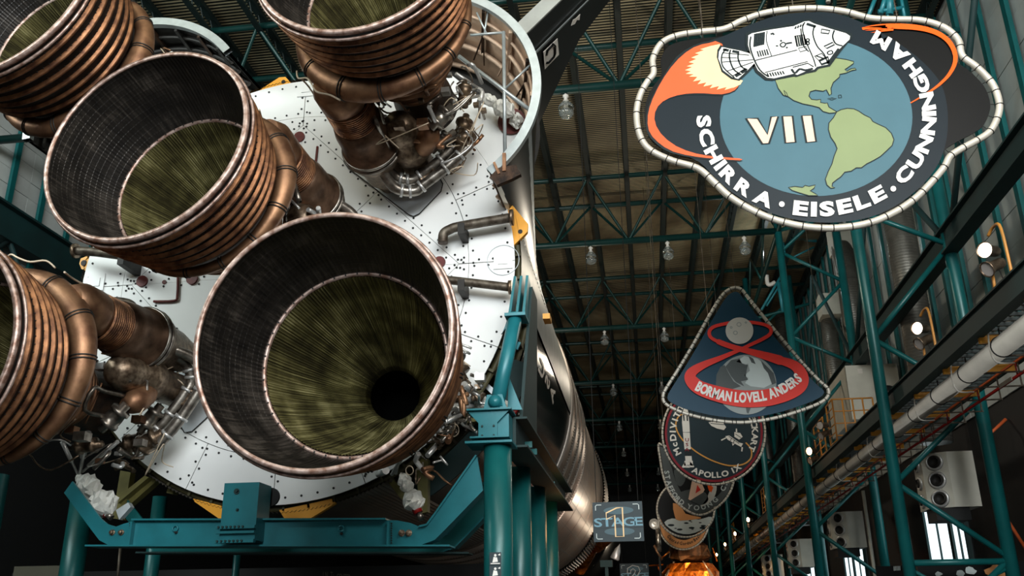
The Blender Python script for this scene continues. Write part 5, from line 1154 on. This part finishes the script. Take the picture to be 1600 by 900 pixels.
# ---------------------------------------------------------------- stage signs
def stage_sign(label, Y, corners, digit, full=True):
    (x0, y0), (x1, y1) = corners
    a, b = at(x0, y1, Y), at(x1, y0, Y)
    t = thing('stage_sign', label, 'sign', ((a.x + b.x) / 2, Y, a.z), 'square stage signs')
    MB().box((a.x, Y, a.z), (b.x, Y + .04, b.z)).build('board', 'ink_sign', t)
    W = b.x - a.x; Hh = b.z - a.z
    c = lambda u, v, k=0: V(a.x + W * u / 100, Y - .006 - .004 * k, b.z - Hh * v / 100)
    for v0 in (22, 75): MB().poly([c(*p, 0) for p in ell(52, v0, 30, 10, 30)]).build('glow_print', 'ink_glow', t)
    MB().poly([c(0, 36, 1), c(100, 34, 1), c(100, 65, 1), c(0, 67, 1)]).build('band_print', 'ink_sign', t)
    q = MB()
    for sx, sy in ((6, 7), (93, 7), (6, 93), (93, 93)):
        dx = 12 if sx < 50 else -12; dy = 14 if sy < 50 else -14
        q.ribbon([c(sx + dx, sy, 2), c(sx + dx * .2, sy, 2), c(sx, sy + dy * .2, 2), c(sx, sy + dy, 2)], .018)
    q.build('corner_print', 'ink_lgrey', t)
    q = Letters(); line_text(q, 'STAGE', lambda u, v: c(u, v, 2), (10, 51), (91, 50), 22, 1.25, .018); q.build('lettering', 'ink_sky', t)
    if digit == 1:
        q = MB(); q.ribbon([c(*p, 3) for p in ((27, 28), (48, 16), (60, 15), (60, 88), (44, 88), (44, 34), (27, 44), (27, 28))], .028); q.build('numeral', 'ink_cream', t)
    else:
        q = MB(); q.ribbon([c(*p, 3) for p in ((25, 40), (27, 20), (45, 8), (65, 14), (70, 32), (60, 50), (42, 70), (72, 70), (72, 84), (24, 84), (25, 70), (50, 44), (54, 30), (46, 22), (38, 28), (37, 40), (25, 40))], .03); q.build('numeral', 'ink_moon', t)
    for u in (8, 92): MB().tube([c(u, 0), V(c(u, 0).x, Y, 17.4)], .008, 5).build('hanging_cable', 'cord', t)
stage_sign('square grey sign with an outlined numeral 1 over the word STAGE', 20.0, ((928, 783), (1003, 847)), 1)
stage_sign('smaller dim sign with an outlined numeral 2, cut by the lower edge', 46.0, ((970, 880), (1013, 918)), 2)

# ---------------------------------------------------------------- lunar lander, lit warm, far down the hall
YL = 58.0
ld = thing('lunar_lander', 'gold foil lunar lander with splayed legs glowing orange at the far end', 'lander', tuple(V(at(1078, 885, YL).x, YL, 3.2)))
c = at(1078, 886, YL)
rnd = random.Random(9)
def crinkle(t_, l): return rnd.uniform(-.12, .12)
q = MB(); q.lathe(V(c.x, YL, 4.0), frame((0, 0, 1)), [(.0, -.9), (1.5, -.9), (1.75, -.4), (1.7, .4), (1.35, .9), (.0, 1.0)], 26, irreg=crinkle, smooth=False); q.build('descent_stage', 'gold_foil', ld)
q = MB(); q.lathe(V(c.x, YL, 5.0), frame((0, 0, 1)), [(1.0, 0), (1.3, .3), (1.2, .9), (.7, 1.3), (.0, 1.4)], 12, irreg=lambda t_, l: rnd.uniform(-.1, .1), smooth=False); q.build('ascent_stage', 'bronze_dark', ld)
for k in range(4):
    a = RA(38 + 90 * k); d = V(math.cos(a), math.sin(a), 0); k1 = V(c.x, YL, 4.5) + d * 1.6; ft = V(c.x, YL, 1.9) + d * 3.6
    lg = MB().tube([k1, ft], .09, 8).build('leg', 'steel_pale', ld)
    sd = V(-d.y, d.x, 0)
    for s_ in (-1, 1): MB().tube([V(c.x, YL, 3.4) + d * 1.6 + sd * .9 * s_, k1.lerp(ft, .6)], .05, 6).build('leg_strut', 'gold_foil', lg)
    MB().lathe(ft, frame((0, 0, 1)), [(.0, -.1), (.45, 0), (.5, .08)], 16).build('foot_pad', 'gold_foil', lg)
    MB().tube([k1, V(c.x, YL, 5.0) + d * 1.2], .04, 6).build('leg_strut', 'steel_pale', lg)
for k in range(9):
    a = rnd.uniform(0, 6.3); p0 = V(c.x + 1.7 * math.cos(a), YL + 1.7 * math.sin(a) * .7 - .4, rnd.uniform(3.2, 5)); MB().tube([p0, p0 + V(rnd.uniform(-.9, .9), -.3, rnd.uniform(-.2, 1.1))], .04, 5).build('foil_strut', 'gold_foil', ld)
lamp('lander_light', (c.x - 1.5, YL - 5.5, 1.6), 5200, (1, .55, .22), .15, 'SPOT', (c.x, YL, 3.9), 42); lamp('lander_light', (c.x + 3.5, YL - 4, 6.6), 1200, (1, .6, .3), .15, 'SPOT', (c.x, YL, 4.2), 40)
dg = thing('dish_mast', 'pale round dish on a metal mast left of the emblem row, far away', 'antenna', tuple(at(1026, 860, 50)))
d_ = at(1023, 818, 50); MB().lathe(d_, frame(V(-.3, -1, -.3)), [(0, .02), (.12, 0), (.27, .06), (.28, .10)], 20).build('dish', 'steel_pale', dg)
m0 = at(1030, 862, 50); MB().tube([m0, V(m0.x, 50, 0)], .06, 8).build('mast_post', 'dark', dg); MB().tube([at(1028, 826, 50), at(1030, 862, 50)], .14, 10).build('mast_body', 'steel', dg); MB().tube([at(1022, 852, 50), at(1034, 875, 50)], .07, 8).build('mast_strut', 'bronze', dg); MB().tube([at(1034, 872, 50), at(1046, 862, 50)], .05, 8).build('mast_strut', 'gold_foil', dg)
# second stage hardware behind the sign
s2 = thing('second_stage', 'second rocket stage end with ribbed golden engine bells, half hidden below the first sign', 'rocket', (CX, 62, CZ - 5))
MB().lathe((CX, 0, CZ), UVN, [(0, 64), (5.0, 64), (5.03, 66), (5.03, 86)], 80).build('stage_skin', 'black_paint', s2)
for k, (px, py) in enumerate(((930, 858), (905, 893))):
    c = at(px, py, 60); q = MB(); pr = []
    for j in range(12): pr += [(.34 + .03 * j, j * .16), (.38 + .03 * j, j * .16 + .08)]
    q.lathe(c, frame(V(.55, -.45, .6) if k == 0 else V(.3, -.5, .7)), pr, 24); q.build('engine_bell', 'gold_foil', s2)
c = at(965, 868, 40); tag(MB().lathe(at(960, 874, 40), frame(at(968, 851, 40) - at(960, 874, 40)), [(.17, 0), (.2, .05), (.12, .4), (.0, .68)], 16).build('model_cone', 'steel_pale'), 'small white pointed cone right below the numeral 1 sign', 'cone')
lamp('engine_display_light', (-1.0, 56.5, 2.0), 500, (1, .6, .28), .15, 'SPOT', (-3.6, 60, 3.4), 40); lamp('cone_light', (-1.6, 38, 3.6), 12, (1, .8, .6), .1)
tag(MB().box(tuple(at(938, 886, 40)), tuple(at(957, 876, 40.4))).box((at(945, 886, 40).x, 40.1, 0), (at(950, 886, 40).x, 40.25, at(945, 886, 40).z + .02)).build('equipment_box', 'teal_dark'), 'small dark green box under the numeral 1 sign', 'box')
# pale elbow fitting on the far column
pe = thing('pipe_elbow', 'white pipe elbow left of the second column near the triangle emblem', 'pipe', tuple(at(1200, 443, 47)))
MB().tube(smooth_path([at(1198, 430, 47), at(1199, 442, 47), at(1203, 445, 47), at(1211, 441, 47)], 4), .11, 10).build('elbow', 'label_white', pe)
h0 = at(1198, 432, 47); MB().tube([h0, V(h0.x, 47, ZR + .05)], .03, 6).build('hanger_rod', 'joist', pe)
tag(MB().tube([at(1294, 4, 17), at(1296, -40, 17)], .05, 8).build('conduit_stub', 'pipe_pale'), 'short pale pipe stub above the largest emblem', 'pipe')
fx = thing('service_gantry', 'sunlit teal steel frame standing above the largest emblem at the top edge', 'frame', tuple(at(1370, 30, 19)))
for (a, b, r) in (((1355, 30), (1372, -14), .05), ((1376, 22), (1388, -20), .06), ((1390, 24), (1391, -20), .09), ((1415, 35), (1405, -20), .04), ((1372, 18), (1412, 12), .05), ((1382, 34), (1396, 8), .03)): MB().tube([at(*a, 19), at(*b, 19)], r, 8).build('frame_bar', 'teal_cradle', fx)  # sunlight on these bars put into a lighter teal
fx2 = thing('knee_bracing', 'sunlit teal bracing frame right of the triangle emblem tip', 'frame', tuple(at(1220, 470, 46)))
for (a, b, r) in (((1190, 484), (1220, 432), .07), ((1198, 478), (1222, 440), .05), ((1216, 441), (1224, 488), .1), ((1223, 452), (1228, 488), .06), ((1232, 370), (1276, 376), .12), ((1235, 404), (1272, 386), .05), ((1223, 375), (1226, 395), .06)): MB().tube([at(*a, 46), at(*b, 46)], r, 8).build('frame_bar', 'teal_cradle', fx2)  # lighter teal carries the sunlit look of the bracing
lamp('knee_fill', (at(1205, 400, 43)), 90, (.9, 1, 1), .1)  # added light for the sun patch on the bracing
bpy.context.view_layer.update()
